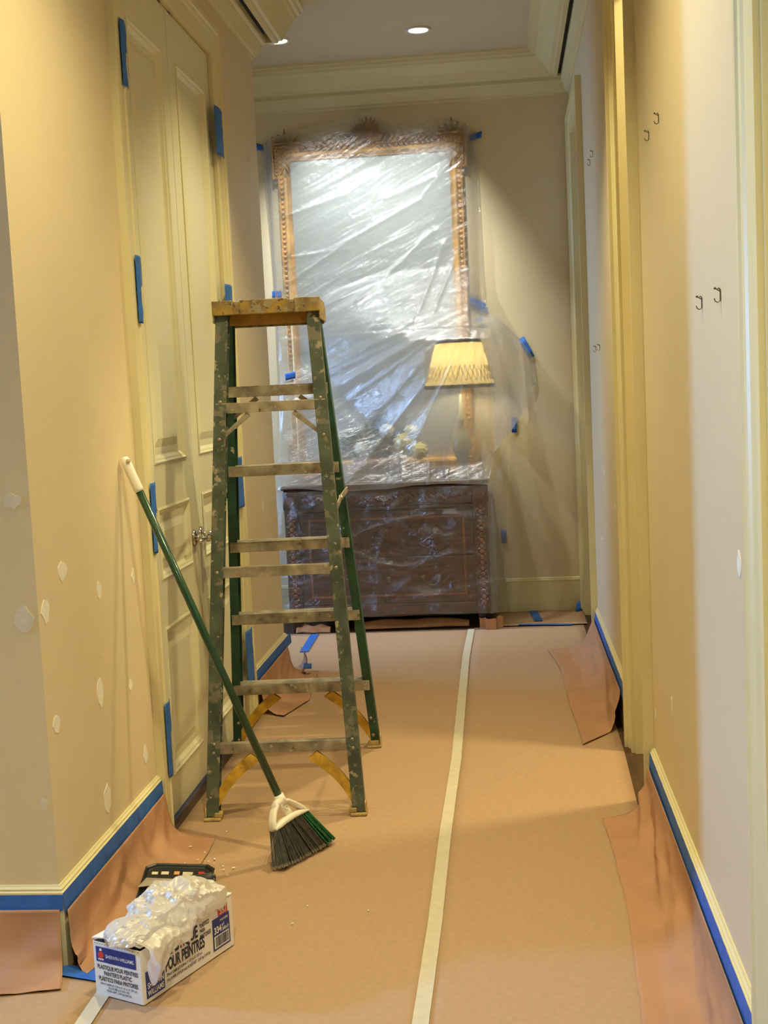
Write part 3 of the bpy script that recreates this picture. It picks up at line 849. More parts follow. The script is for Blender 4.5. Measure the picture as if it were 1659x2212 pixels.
def knee(sx, near, z0, z1, xin, m, wid=0.026, curve=0.0, th=0.012, yo=0.004):
    """diagonal bracket from (xin, z1) on the bar to the rail at z0"""
    xo = rx(z0, near) - 0.008
    n = 8
    A, B = [], []
    for k in range(n + 1):
        t = k / n
        x = lerp(xin, xo, t); z = lerp(z1, z0, t)
        bul = curve * math.sin(math.pi * t)
        wk = wid * (1.15 - 0.35 * t)
        dx, dz = xo - xin, z0 - z1
        L = math.hypot(dx, dz)
        nx, nz = -dz / L, dx / L
        x, z = x + nx * bul, z + nz * bul
        A.append((sx * x, z)); B.append((sx * (x - nx * wk), z - nz * wk))
    vs = []
    for (x, z) in A + B: vs.append(Vector((x, ry(z, near) + yo, z)))
    m_ = len(vs)
    vs += [v + Vector((0, th, 0)) for v in vs]
    fs = []
    for k in range(n):
        a, b, c, d = k, k + 1, n + 1 + k + 1, n + 1 + k
        fs += [(a, b, c, d), (m_ + a, m_ + d, m_ + c, m_ + b), (a, m_ + a, m_ + b, b), (d, c, m_ + c, m_ + d)]
    fs += [(0, n + 1, m_ + n + 1, m_), (n, m_ + n, m_ + 2 * n + 1, 2 * n + 1)]
    return build('knee_brace', MB().add(vs, fs), m, LAD, bevel=0.001)


for sx in (-1, 1):
    knee(sx, True, 0.035, 0.218, 0.115, 'lad_yellow', 0.034, 0.018, 0.02)
    knee(sx, False, 0.045, 0.255, 0.120, 'lad_yellow', 0.036, 0.018, 0.02)
    knee(sx, True, 1.295, 1.392, 0.085, 'lad_alu', 0.016, 0.0, 0.010, 0.012)
    knee(sx, False, 1.36, 1.446, 0.085, 'lad_alu', 0.016, 0.0, 0.010, 0.012)
    # folding spreader between the front and rear rails
    z = 1.05
    a = Vector((sx * (rx(z, True) - 0.012), ry(z, True) + 0.02, 1.022))
    b = Vector((sx * (rx(z, False) + 0.006), ry(z, False) + 0.03, 1.075))
    mid = a.lerp(b, 0.52) + Vector((0, 0, 0.012))
    sp = MB()
    for p, q in ((a, mid), (mid, b)):
        d = (q - p).normalized()
        side = Vector((1, 0, 0)); up = d.cross(side).normalized()
        sp.obox((p + q) / 2, d, side, up, (q - p).length / 2 + 0.006, 0.0025, 0.011)
    spo = build('spreader', sp, 'lad_alu', LAD, bevel=0.001)
    build('pivot', MB().lathe([(0, -0.006), (0.010, -0.006), (0.010, 0.006), (0, 0.006)], mid, (1, 0, 0), 12), 'rivet', spo)
    for near in (True, False):
        xx, yy = rx(0, near), ry(0, near)
        dep = 0.052 if near else 0.075
        fo = MB().box(*sorted((sx * (xx + 0.006), sx * (xx - 0.052))), yy - 0.012, yy + dep + 0.012, 0.0, 0.010)
        fo.box(*sorted((sx * (xx + 0.004), sx * (xx - 0.002))), yy - 0.002, yy + dep + 0.002, 0.010, 0.045)
        fo.box(*sorted((sx * (xx - 0.004), sx * (xx - 0.046))), yy - 0.008, yy + 0.002, 0.010, 0.030) if not near else fo.box(*sorted((sx * (xx - 0.030), sx * (xx - 0.056))), yy - 0.004, yy + 0.030, 0.010, 0.026)
        build('foot', fo, 'lad_foot', LAD, bevel=0.003)
# top cap: moulded shell with three raised blocks along its edge
y0, y1 = -0.158, 0.105
cap = build('top_cap', MB().box(-0.187, 0.187, y0 + 0.004, y1, 1.762, 1.778).box(-0.184, 0.184, y0 + 0.004, y0 + 0.012, 1.734, 1.764).box(-0.184, 0.184, y1 - 0.008, y1, 1.700, 1.764)
            .box(-0.190, -0.184, y0 + 0.004, y1, 1.706, 1.764).box(0.184, 0.190, y0 + 0.004, y1, 1.706, 1.764), 'lad_cap', LAD, bevel=0.004, seg=2)
for xa, xb in ((-0.190, -0.115), (-0.092, 0.078), (0.100, 0.190)):
    build('cap_block', MB().box(xa, xb, y0 - 0.002, y0 + 0.030, 1.733, 1.783).box(xa + 0.004, xb - 0.004, y0 + 0.030, y1 + 0.002, 1.776, 1.782), 'lad_cap', cap, bevel=0.005, seg=3)
inn = build('cap_inner_wall', MB().box(-0.178, 0.178, -0.072, -0.064, 1.699, 1.764), 'lad_orange', cap)
riv = None
for sx in (-1, 1):
    for near, zs in ((True, (1.43, 1.30, 0.255, 0.225, 0.84)), (False, (0.575, 0.275, 0.13, 0.87, 0.055))):
        for z in zs:
            P = Vector((sx * (rx(z, near) - 0.022), ry(z, near) - 0.001, z))
            if riv is None:
                riv = build('rivet', MB().lathe([(0.0, -0.0035), (0.004, -0.003), (0.0068, -0.001), (0.0072, 0.002), (0.0, 0.002)], (0, 0, 0), (0, 1, 0), 10), 'rivet', LAD, smooth=True)
                riv.location = P
            else:
                c = dup(riv, LAD); c.location = P

# ------------------------------------------------------------------ broom
BT = Vector((-1.185 + 0.004, 3.7524, 1.2713))
BH = Vector((-0.7607, 3.75, 0.199))
ax = (BH - BT).normalized()
BRO = thing('broom', (-0.70, 3.74, 0.004), 'green handled angle broom leaning on the wall left of the ladder', 'broom')
build('handle', MB().tube([BH + ax * 0.02, BT.lerp(BH, 0.5), BT + ax * 0.085], 0.0125, 16), 'broom_green', BRO, world=True, smooth=True)
gp = MB()
g0, g1 = BT - ax * 0.012, BT + ax * 0.105
prof = []
gp.tube([g0 + ax * 0.000, g0 + ax * 0.003, g0 + ax * 0.010, g0 + ax * 0.030, g1 - ax * 0.01, g1], [0.004, 0.010, 0.0138, 0.0150, 0.0152, 0.0140], 18)
gr = build('grip', gp, 'white_plastic', BRO, world=True, smooth=True)
hc = g0 + ax * 0.018 + Vector((0.010, -0.0115, 0.004))
build('hang_hole', MB().lathe([(0.0, 0.0), (0.0055, 0.0), (0.0070, 0.001), (0.0070, 0.003), (0.0, 0.0022)], hc, (0.55, -0.8, 0.25), 14), 'carton_in', gr, world=True, smooth=True)
n_ = Vector((0.8155, -0.4507, 0.3632)); e1 = Vector((0.3979, -0.0191, -0.9172)); e2 = Vector((0.4203, 0.8925, 0.1637))
HO = BH - Vector((0, 0, 0.0))


def hp(a, b, t=0.0): return HO + e2 * a + e1 * b + n_ * t


# socket and head frame: rim bars around two triangular openings
fr = MB()
fr.tube([BH - ax * 0.004, BH + ax * 0.030], [0.0165, 0.0185], 16)


def bar(pts, wid, th):
    """flat bar in the head plane along (a,b) points with varying width"""
    L = len(pts)
    rings = []
    for i, (a, b) in enumerate(pts):
        p0 = Vector(pts[max(i - 1, 0)]); p1 = Vector(pts[min(i + 1, L - 1)])
        d = (p1 - p0).normalized(); nn = Vector((-d.y, d.x))
        wv = wid[i] if isinstance(wid, (list, tuple)) else wid
        ring = []
        for (s, t) in ((-1, -0.6), (-0.6, -1), (0.6, -1), (1, -0.6), (1, 0.6), (0.6, 1), (-0.6, 1), (-1, 0.6)):
            ring.append(hp(a + nn.x * wv * s / 2, b + nn.y * wv * s / 2, t * th / 2))
        rings.append(ring)
    fr.loft(rings)


bar([(-0.032, 0.018), (-0.052, 0.030), (-0.074, 0.050), (-0.087, 0.070), (-0.082, 0.078)], [0.014, 0.013, 0.014, 0.016, 0.012], 0.030)
bar([(-0.010, 0.016), (0.018, 0.026), (0.042, 0.048), (0.062, 0.072), (0.076, 0.092)], [0.016, 0.011, 0.012, 0.013, 0.010], 0.030)
bar([(-0.088, 0.074), (-0.062, 0.074), (-0.030, 0.073), (0.005, 0.076), (0.040, 0.082), (0.079, 0.093)], [0.010, 0.018, 0.020, 0.020, 0.018, 0.008], 0.036)
bar([(-0.014, 0.010), (-0.008, 0.030), (0.002, 0.052), (0.006, 0.074)], [0.024, 0.018, 0.022, 0.034], 0.022)
bar([(-0.044, 0.020), (-0.020, 0.014), (0.012, 0.020)], [0.012, 0.022, 0.012], 0.026)
hd = build('head', fr, 'white_plastic', BRO, world=True, smooth=True)
build('emblem', MB().lathe([(0.0045, 0.0), (0.0075, 0.0), (0.0075, 0.003), (0.0045, 0.003)], hp(-0.004, 0.040, 0.0115), n_, 16, caps=False), 'white_plastic', hd, world=True)
top_line = [(-0.088, 0.079), (-0.064, 0.083), (-0.030, 0.082), (0.005, 0.085), (0.040, 0.090), (0.079, 0.097)]
bot_line = [(-0.1436, 0.179), (-0.0881, 0.1945), (-0.0247, 0.2085), (0.0431, 0.2185), (0.0784, 0.2225), (0.1323, 0.2255)]
for nm, u0, u1, m, cnt in (('grey_bristles', 0.0, 0.79, 'bristle_grey', 430), ('green_bristles', 0.79, 1.0, 'bristle_green', 130)):
    bb = MB()
    rnd = random.Random(5 if u0 == 0 else 6)
    tips = MB()
    for k in range(cnt):
        u = lerp(u0, u1, (k + rnd.random()) / cnt)
        layer = rnd.uniform(-1, 1)
        A = poly_at([(a, b, 0) for a, b in top_line], min(1, max(0, u + rnd.uniform(-0.01, 0.01))))
        B = poly_at([(a, b, 0) for a, b in bot_line], min(1, max(0, u + rnd.uniform(-0.015, 0.015))))
        p = hp(A.x, A.y - 0.006, layer * 0.014); q = hp(B.x, B.y + rnd.uniform(-0.006, 0.0), layer * 0.020)
        q.z = max(q.z, 0.006)
        mid = p.lerp(q, 0.93)
        bb.tube([p, p.lerp(q, 0.5), mid], 0.0013, 4, caps=False)
        tips.tube([mid, q], [0.0013, 0.0016], 4, caps=False)
    bo = build(nm, bb, m, BRO, world=True); bo['kind'] = 'stuff'
    tp = build('bristle_tips', tips, 'bristle_tip' if u0 == 0 else 'bristle_green', bo, world=True); tp['kind'] = 'stuff'
# stray bristles
for a in ((0.05, 0.10, 0.20, 0.15), (0.06, 0.105, 0.19, 0.165), (-0.09, 0.085, -0.20, 0.135), (-0.085, 0.09, -0.19, 0.142)):
    p = hp(a[0], a[1], 0.01); q = hp(a[2], a[3], 0.012); q.z = max(0.008, q.z)
    build('stray_bristle', MB().tube([p, p.lerp(q, 0.5) + Vector((0, 0, 0.006)), q], 0.0006, 4), 'bristle_tip', BRO, world=True)

# ------------------------------------------------------------------ printed carton
CA = R(66)
CL = Vector((math.cos(CA), math.sin(CA), 0)); CW = Vector((-CL.y, CL.x, 0)); CZ = Vector((0, 0, 1))
CB = Vector((-0.924, 2.791, 0.006))
cl, cw, chh = 0.362, 0.150, 0.135
BOX = thing('printed_carton', CB, 'white printed carton of painter plastic lying on the floor paper', 'box')
tck = 0.003
bd = MB()
c0 = CB
bd.obox(c0 + CL * cl / 2 + CZ * chh / 2, CL, CW, CZ, cl / 2, tck / 2, chh / 2)
bd.obox(c0 + CL * cl / 2 + CW * cw + CZ * chh / 2, CL, CW, CZ, cl / 2, tck / 2, chh / 2)
bd.obox(c0 + CW * cw / 2 + CZ * chh / 2, CW, CL, CZ, cw / 2, tck / 2, chh / 2)
bd.obox(c0 + CL * cl + CW * cw / 2 + CZ * chh / 2, CW, CL, CZ, cw / 2, tck / 2, chh / 2)
bd.obox(c0 + CL * cl / 2 + CW * cw / 2 + CZ * 0.0015, CL, CW, CZ, cl / 2, cw / 2, 0.0015)
build('body', bd, 'carton', BOX, world=True, bevel=0.0008)
# lid sheet raised a little at the near end
ld = MB()


def lidp(u, v):
    lift = 0.004 + 0.012 * (1 - u) ** 3 * math.sin(math.pi * (0.15 + 0.75 * v))
    return c0 + CL * (u * (cl + 0.004) - 0.002) + CW * (v * (cw + 0.004) - 0.002) + CZ * (chh + lift)


ld.grid(lidp, 20, 8)
build('lid', ld, 'carton', BOX, world=True, solid=0.003)
build('serrated_edge', MB().add([p for k in range(18) for p in (c0 - CL * 0.0022 + CW * (0.004 + k * 0.008) + CZ * (chh - 0.002), c0 - CL * 0.0022 + CW * (0.009 + k * 0.008) + CZ * (chh - 0.002), c0 - CL * 0.0022 + CW * (0.0065 + k * 0.008) + CZ * (chh - 0.0055))],
                                [(3 * k, 3 * k + 1, 3 * k + 2) for k in range(18)]), 'carton_in', BOX, world=True)
END = (c0 + CW * cw - CL * (tck / 2 + 0.0006), -CW, CZ, -CL)       # end face: origin at its left bottom corner
LONG = (c0 - CW * (tck / 2 + 0.0006), CL, CZ, -CW)                  # long face: origin at its near bottom corner
TOP = (c0 + CZ * (chh + 0.0062), CL, CW, CZ)


def onface(face, poly, m, name='label_panel', lift=0.0):
    o, eu, ev, en = face
    return build(name, MB().prism(poly, o + en * lift, eu, ev, en, 0.0004), m, BOX, world=True)


def rect(x0, x1, y0, y1): return [(x0, y0), (x1, y0), (x1, y1), (x0, y1)]


def text(face, s, x, y, size, m, sx=1.0, bold=0.02, lift=0.0005, align='LEFT', name='printed_text', width=None):
    cu = bpy.data.curves.new('t', 'FONT')
    cu.body = s; cu.size = 1.0; cu.offset = bold; cu.align_x = align
    to = bpy.data.objects.new('t', cu)
    COL.objects.link(to)
    bpy.context.view_layer.update()
    dg = bpy.context.evaluated_depsgraph_get()
    me = bpy.data.meshes.new_from_object(to.evaluated_get(dg))
    vs = [Vector(v.co) for v in me.vertices]
    fs = [tuple(p.vertices) for p in me.polygons]
    bpy.data.objects.remove(to, do_unlink=True)
    bpy.data.curves.remove(cu)
    o, eu, ev, en = face
    if width and vs:
        wx = max(v.x for v in vs) - min(v.x for v in vs)
        sx = width / (wx * size)
    mb = MB().add([o + eu * (x + v.x * size * sx) + ev * (y + v.y * size) + en * lift for v in vs], fs)
    bpy.data.meshes.remove(me)
    return build(name, mb, m, BOX, world=True)


onface(END, rect(0.009, 0.135, 0.086, 0.124), 'ink_blue')
text(END, 'SHERWIN-WILLIAMS.', 0.040, 0.099, 0.0125, 'ink_white', width=0.090, bold=0.015, lift=0.001)
onface(END, [(0.016, 0.098), (0.022, 0.094), (0.030, 0.096), (0.034, 0.102), (0.032, 0.110), (0.026, 0.114), (0.019, 0.111), (0.015, 0.105)], 'ink_red', 'emblem', 0.0005)
onface(END, [(0.020, 0.114), (0.029, 0.115), (0.027, 0.121), (0.022, 0.120)], 'ink_white', 'emblem', 0.0005)
onface(END, [(0.015, 0.0945), (0.018, 0.089), (0.021, 0.094), (0.024, 0.089), (0.027, 0.094), (0.031, 0.0895), (0.034, 0.095)], 'ink_white', 'emblem', 0.0005)
text(END, 'PLASTIQUE POUR PEINTRES', 0.075, 0.0685, 0.0150, 'ink_navy', align='CENTER', width=0.128, bold=0.025)
text(END, 'PAINTER\u2019S PLASTIC', 0.075, 0.0535, 0.0150, 'ink_navy', align='CENTER', width=0.088, bold=0.025)
text(END, 'PL\u00c1STICO PARA PINTORES', 0.075, 0.0385, 0.0150, 'ink_navy', align='CENTER', width=0.124, bold=0.025)
text(END, '334 m\u00b2 (3600 pi\u00b2) 2,74 m X 121 m X 7,87 \u00b5m', 0.075, 0.0285, 0.0075, 'ink_navy', align='CENTER', width=0.116, bold=0.015)
text(END, '(9 pi X 400 pi X 0,31 mil)', 0.075, 0.0205, 0.0075, 'ink_navy', align='CENTER', width=0.066, bold=0.015)
text(END, 'POIDS NET : 2,47 kg (5,45 lb)', 0.075, 0.0125, 0.0075, 'ink_navy', align='CENTER', width=0.078, bold=0.015)
onface(LONG, rect(0.010, 0.078, 0.010, 0.078), 'ink_blue')
text(LONG, 'SHERWIN', 0.014, 0.0345, 0.0200, 'ink_white', width=0.060, bold=0.015, lift=0.001)
text(LONG, 'WILLIAMS', 0.014, 0.0155, 0.0200, 'ink_white', width=0.060, bold=0.015, lift=0.001)
onface(LONG, [(0.030, 0.056), (0.036, 0.053), (0.046, 0.054), (0.050, 0.060), (0.048, 0.070), (0.040, 0.074), (0.032, 0.070), (0.028, 0.062)], 'ink_red', 'emblem', 0.0005)
text(LONG, 'PLASTIQUE', 0.083, 0.0835, 0.044, 'ink_navy', width=0.130, bold=0.03)
text(LONG, 'POUR PEINTRES', 0.083, 0.0470, 0.042, 'ink_navy', width=0.155, bold=0.03)
text(LONG, '334 m\u00b2 (3600 pi\u00b2) 2,74 m X 121 m X 7,87 \u00b5m', 0.086, 0.0325, 0.0105, 'ink_navy', width=0.140, bold=0.015)
text(LONG, '(9 pi X 400 pi X 0,31 mil) POIDS NET : 2,47 kg (5,45 lb)', 0.086, 0.0195, 0.0105, 'ink_navy', width=0.172, bold=0.015)
text(LONG, 'PL\u00c1STICO', 0.222, 0.1010, 0.0150, 'ink_navy', width=0.040, bold=0.025)
text(LONG, 'PARA', 0.222, 0.0865, 0.0150, 'ink_navy', width=0.022, bold=0.025)
text(LONG, 'PINTORES', 0.222, 0.0720, 0.0150, 'ink_navy', width=0.044, bold=0.025)
onface(LONG, rect(0.274, 0.346, 0.016, 0.100), 'ink_blue')
onface(LONG, rect(0.300, 0.340, 0.1005, 0.126), 'ink_red')
text(LONG, '337', 0.306, 0.104, 0.026, 'ink_white', width=0.030, bold=0.02, lift=0.001)
text(LONG, '334', 0.279, 0.060, 0.024, 'ink_white', width=0.030, bold=0.03, lift=0.001)
text(LONG, 'm\u00b2', 0.312, 0.070, 0.014, 'ink_white', width=0.010, bold=0.02, lift=0.001)
text(LONG, '(3600 pi\u00b2)', 0.312, 0.059, 0.012, 'ink_white', width=0.028, bold=0.02, lift=0.001)
text(LONG, 'PAINTERS', 0.305, 0.086, 0.008, 'ink_white', width=0.034, bold=0.01, lift=0.001)
onface(LONG, rect(0.279, 0.341, 0.021, 0.053), 'ink_white', 'barcode', 0.0005)
bars = MB()
rnd = random.Random(3)
xx = 0.283
while xx < 0.337:
    wv = rnd.choice((0.0008, 0.0012, 0.0018))
    bars.prism(rect(xx, xx + wv, 0.024, 0.051), LONG[0] + LONG[3] * 0.001, LONG[1], LONG[2], LONG[3], 0.0003)
    xx += wv + rnd.choice((0.0008, 0.0012, 0.0016))
build('barcode_bars', bars, 'ink_navy', BOX, world=True)
onface(TOP, [(0.045, 0.030), (0.100, 0.030), (0.120, 0.120), (0.065, 0.120)], 'ink_navy', 'label_panel', 0.006)
onface(TOP, [(0.052, 0.036), (0.094, 0.036), (0.112, 0.114), (0.070, 0.114)], 'carton', 'label_panel', 0.0065)
onface(TOP, [(0.062, 0.044), (0.092, 0.044), (0.106, 0.098), (0.078, 0.098)], 'ink_pink', 'label_panel', 0.007)
onface(TOP, [(0.285, 0.030), (0.340, 0.020), (0.325, 0.110), (0.275, 0.100)], 'ink_blue', 'label_panel', 0.0005)

# crumpled plastic spilling out of the carton
bg = MB()
LUMPS = ((0.062, 0.058, 0.012, 0.075, 0.068, 0.038), (0.150, 0.055, 0.020, 0.080, 0.068, 0.046), (0.235, 0.060, 0.022, 0.075, 0.066, 0.050), (0.300, 0.050, 0.005, 0.036, 0.056, 0.040), (0.200, 0.105, 0.018, 0.080, 0.040, 0.042))


def lump_r(d):
    """distance from the heap centre to the union of lumps along direction d (carton axes)"""
    best = 0.02
    C0 = Vector((0.175, 0.070, 0.012))
    for (a, b, c, ra, rb_, rc) in LUMPS:
        q = C0 - Vector((a, b, c))
        A = (d.x / ra) ** 2 + (d.y / rb_) ** 2 + (d.z / rc) ** 2
        B = 2 * (q.x * d.x / ra ** 2 + q.y * d.y / rb_ ** 2 + q.z * d.z / rc ** 2)
        Cc = (q.x / ra) ** 2 + (q.y / rb_) ** 2 + (q.z / rc) ** 2 - 1
        D = B * B - 4 * A * Cc
        if D > 0: best = max(best, (-B + math.sqrt(D)) / (2 * A))
    return best


def bagp(u, v):
    th = 2 * math.pi * u
    el = lerp(-0.35, math.pi / 2, v ** 0.85)
    d = Vector((math.cos(th) * math.cos(el), math.sin(th) * math.cos(el), math.sin(el)))
    r_ = lump_r(d)
    P = Vector((0.175, 0.070, 0.012)) + d * r_
    k = P * 1.0
    f = 1.5 * noise.voronoi(k * 20)[0][0] + 0.9 * noise.voronoi(k * 38 + Vector((3, 1, 2)))[0][0] + 0.5 * noise.voronoi(k * 70)[0][0] - 1.0 + 0.3 * ridge(k.x * 14, k.y * 14, k.z * 14)
    P = P + d * (0.019 * f * (1 if v < 0.97 else 0.4))
    if P.y < 0.004:                       # overhang of the long face sags down outside it
        P.z -= min(0.022, (0.004 - P.y) * 0.8)
        P.y = min(P.y, -0.006)
    else:
        P.z = max(P.z, 0.012)
    if P.x < 0.05: P.z = max(P.z, 0.014)
    return c0 + CL * P.x + CW * P.y + CZ * (chh + P.z)


bg.grid(bagp, 190, 80)


def flapp(u, v):
    # sheet end hanging over the near top corner of the long face, pointed at the bottom
    s_ = lerp(-0.006, 0.112, u)
    top_z = 0.030 + 0.012 * math.sin(u * 3.0)
    tip = pw([(0, -0.030), (0.12, -0.070), (0.26, -0.086), (0.48, -0.060), (0.75, -0.034), (1, -0.018)], u)
    z = lerp(top_z, tip, v)
    y = -0.010 - 0.020 * math.sin(math.pi * min(1, v * 0.9)) - 0.016 * noise.voronoi(Vector((u * 3.2, v * 2.2, 3)))[0][0] - 0.008 * noise.voronoi(Vector((u * 7, v * 5, 5)))[0][0]
    y = lerp(0.020, y, sstep(0.0, 0.25, v))
    return c0 + CL * (s_ - 0.012 * v) + CW * y + CZ * (chh + z)


bg.grid(flapp, 60, 40)
prop(build('crumpled_plastic', bg, 'film_bag', smooth=False), 'crumpled white plastic sheeting heaped on top of the carton', 'plastic sheet')

# ------------------------------------------------------------------ tool tray, putty knife and paint chips
TRY = thing('tool_tray', (-1.030, 3.480, 0.022), 'black plastic tray with printed stickers behind the carton', 'tray', rz=R(8))
tp = [(-0.10, -0.11), (0.085, -0.11), (0.105, -0.09), (0.105, 0.085), (0.082, 0.11), (-0.075, 0.11), (-0.10, 0.088)]
rim_o = [[Vector((x * s, y * s, z)) for x, y in tp] for s, z in ((0.96, 0.0), (1.0, 0.010), (1.02, 0.013), (1.0, 0.015), (0.95, 0.012), (0.92, 0.006))]
mbt = MB().loft(rim_o, True, True)
build('pan', mbt, 'tray_black', TRY, bevel=0.002)
TRY.rotation_euler = (R(5), R(5), R(8))
rnd = random.Random(9)
for k, (sx, sy, ww, hh, m) in enumerate(((-0.07, 0.060, 0.018, 0.016, 'sticker'), (-0.040, 0.062, 0.022, 0.018, 'sticker'), (-0.005, 0.064, 0.016, 0.020, 'sticker_orange'), (0.028, 0.062, 0.030, 0.018, 'sticker'),
                                         (0.068, 0.068, 0.018, 0.014, 'ink_red'), (-0.06, 0.015, 0.025, 0.014, 'sticker_orange'), (-0.02, 0.012, 0.02, 0.014, 'sticker'), (-0.05, -0.04, 0.03, 0.02, 'sticker'))):
    build('sticker', MB().box(sx - ww / 2, sx + ww / 2, sy - hh / 2, sy + hh / 2, 0.0062, 0.0072), m, TRY)
KN = thing('putty_knife', (-1.000, 3.455, 0.046), 'putty knife with speckled black handle lying across the tray', 'putty knife', rz=R(4))
build('blade', MB().prism([(-0.125, -0.038), (-0.115, 0.030), (-0.02, 0.012), (0.0, 0.010), (0.0, -0.010), (-0.02, -0.014)], (0, 0, 0), (1, 0, 0), (0, 1, 0), (0, 0, 1), 0.0012), 'steel', KN)
build('handle', MB().tube([(-0.008, 0, 0.001), (0.008, 0, 0.002), (0.035, 0, 0.003), (0.065, 0, 0.004), (0.085, 0, 0.004), (0.096, 0, 0.004)], [0.010, 0.014, 0.0125, 0.015, 0.018, 0.010], 14), 'knife_handle', KN, smooth=True)
CH = [(-0.987, 3.965), (-1.072, 3.813), (-1.011, 3.759), (-1.115, 3.689), (-1.053, 3.672), (-0.963, 3.681), (-0.988, 3.634), (-1.097, 3.645), (-0.921, 3.632), (-0.93, 3.66), (-0.893, 3.646), (-0.97, 3.72), (-0.955, 3.64), (-1.02, 3.70),
      (-0.44, 3.328), (-0.64, 3.243), (0.28, 6.25), (-0.617, 3.36), (-0.985, 3.70), (-0.90, 3.59)]
chip0 = None
for i, (x, y) in enumerate(CH):
    lab = 'tiny cream paint chip fallen on the floor by the tray'
    if i in (14, 15, 17): lab = 'lone tiny paint chip on the open floor paper right of the carton'
    if i == 16: lab = 'tiny paint chip caught on the loose masking paper at right'
    if i == 0: lab = 'tiny paint chip near the left ladder foot'
    if chip0 is None:
        o = build('paint_chip', MB().prism([(-0.006, -0.003), (0.001, -0.004), (0.007, -0.001), (0.004, 0.004), (-0.004, 0.003)], (0, 0, 0), (1, 0, 0), (0, 1, 0), (0, 0, 1), 0.0018), 'chip')
        chip0 = o
    else:
        o = chip0.copy(); COL.objects.link(o)
    s = 0.35 + 0.55 * random.random() if i < 14 else 0.5
    o.scale = (s, s, 1)
    zf = pz(x, y) + 0.005
    if i == 16: zf = 0.05
    elif x < -0.99: zf = 0.014
    o.location = (x, y, zf)
    o.rotation_euler = (0, 0, random.random() * 6)
    prop(o, lab, 'paint chip', 'paint chips on the floor')

# ------------------------------------------------------------------ chest of drawers
DX0, DX1, DYF, DYB = -1.365, -0.140, 7.385, 7.862
DRS = thing('chest_of_drawers', ((DX0 + DX1) / 2, (DYF + DYB) / 2, -0.004), 'dark mahogany chest of drawers under clear plastic', 'chest of drawers')
def dpart(n, mb, m, p=None, **k): return build(n, mb, m, p or DRS, world=True, **k)


dpart('body', MB().box(DX0 + 0.02, DX1 - 0.02, DYF + 0.02, DYB, 0.10, 0.865), 'mahogany')
dpart('top', MB().box(DX0 - 0.012, DX1 + 0.012, DYF - 0.018, DYB + 0.005, 0.876, 0.900).box(DX0, DX1, DYF - 0.006, DYB, 0.862, 0.876), 'mahogany', bevel=0.006, seg=3)
ap = [(DX0 + 0.09, 0.16), (DX1 - 0.09, 0.16), (DX1 - 0.09, 0.115), (DX1 - 0.25, 0.10), ((DX0 + DX1) / 2, 0.085), (DX0 + 0.25, 0.10), (DX0 + 0.09, 0.115)]
dpart('apron', MB().prism(ap, (0, DYF + 0.012, 0), (1, 0, 0), (0, 0, 1), (0, 1, 0), 0.02), 'mahogany')
for xx in (DX0, DX1 - 0.085):
    pil = dpart('pilaster', MB().box(xx, xx + 0.085, DYF, DYF + 0.09, 0.11, 0.862), 'mahogany', bevel=0.004)
    car = MB()
    for k in range(18):
        zc = 0.16 + k * 0.034
        car.ball((xx + 0.0425, DYF - 0.001, zc), 0.014, 8, 6, (0.9, 0.45, 1.0))
        car.ball((xx + 0.0425 - 0.017, DYF - 0.001, zc + 0.017), 0.007, 6, 5, (1, 0.6, 1)).ball((xx + 0.0425 + 0.017, DYF - 0.001, zc + 0.017), 0.007, 6, 5, (1, 0.6, 1))
    dpart('carved_drop', car, 'inlay', pil, smooth=True)
    dpart('capital', MB().box(xx - 0.004, xx + 0.089, DYF - 0.006, DYF + 0.09, 0.755, 0.862), 'mahogany', pil, bevel=0.004)
    ro = MB()
    for k in range(8):
        a = math.pi * k / 4
        ro.ball((xx + 0.0425 + 0.018 * math.cos(a), DYF - 0.006, 0.808 + 0.018 * math.sin(a)), 0.010, 6, 5, (1, 0.5, 1))
    dpart('rosette', ro, 'inlay', pil, smooth=True)
for (xa, ya) in ((DX0 + 0.01, DYF + 0.005), (DX1 - 0.08, DYF + 0.005), (DX0 + 0.01, DYB - 0.08), (DX1 - 0.08, DYB - 0.08)):
    rings = [[Vector((xa + 0.035 + sx * w_, ya + 0.035 + sy * w_, z)) for sx, sy in ((-1, -1), (1, -1), (1, 1), (-1, 1))] for z, w_ in ((0.0, 0.024), (0.05, 0.030), (0.09, 0.035), (0.115, 0.038))]
    dpart('foot', MB().loft(rings), 'mahogany_dark')
xa, xb = DX0 + 0.092, DX1 - 0.092
# frieze drawer with carved scrolls
fz = dpart('drawer', MB().box(xa, xb, DYF + 0.004, DYF + 0.03, 0.760, 0.858), 'mahogany', bevel=0.003)
sc = MB()
k = 0
xx = xa + 0.03
while xx < xb - 0.02:
    pts = []
    for j in range(15):
        a = j / 14 * 4.6
        r_ = 0.019 * (1 - 0.62 * j / 14)
        pts.append((xx + r_ * math.cos(a + (k % 2) * math.pi), DYF + 0.003, 0.808 + r_ * math.sin(a + (k % 2) * math.pi) * (1 if k % 2 else 1)))
    sc.tube(pts, 0.0042, 5)
    sc.ball((xx + 0.022, DYF + 0.002, 0.808), 0.006, 6, 4)
    xx += 0.045; k += 1
dpart('carved_scrolls', sc, 'inlay', fz, smooth=True)
dpart('moulding', MB().box(DX0 + 0.085, DX1 - 0.085, DYF - 0.004, DYF + 0.02, 0.738, 0.756), 'mahogany', bevel=0.005, seg=3)
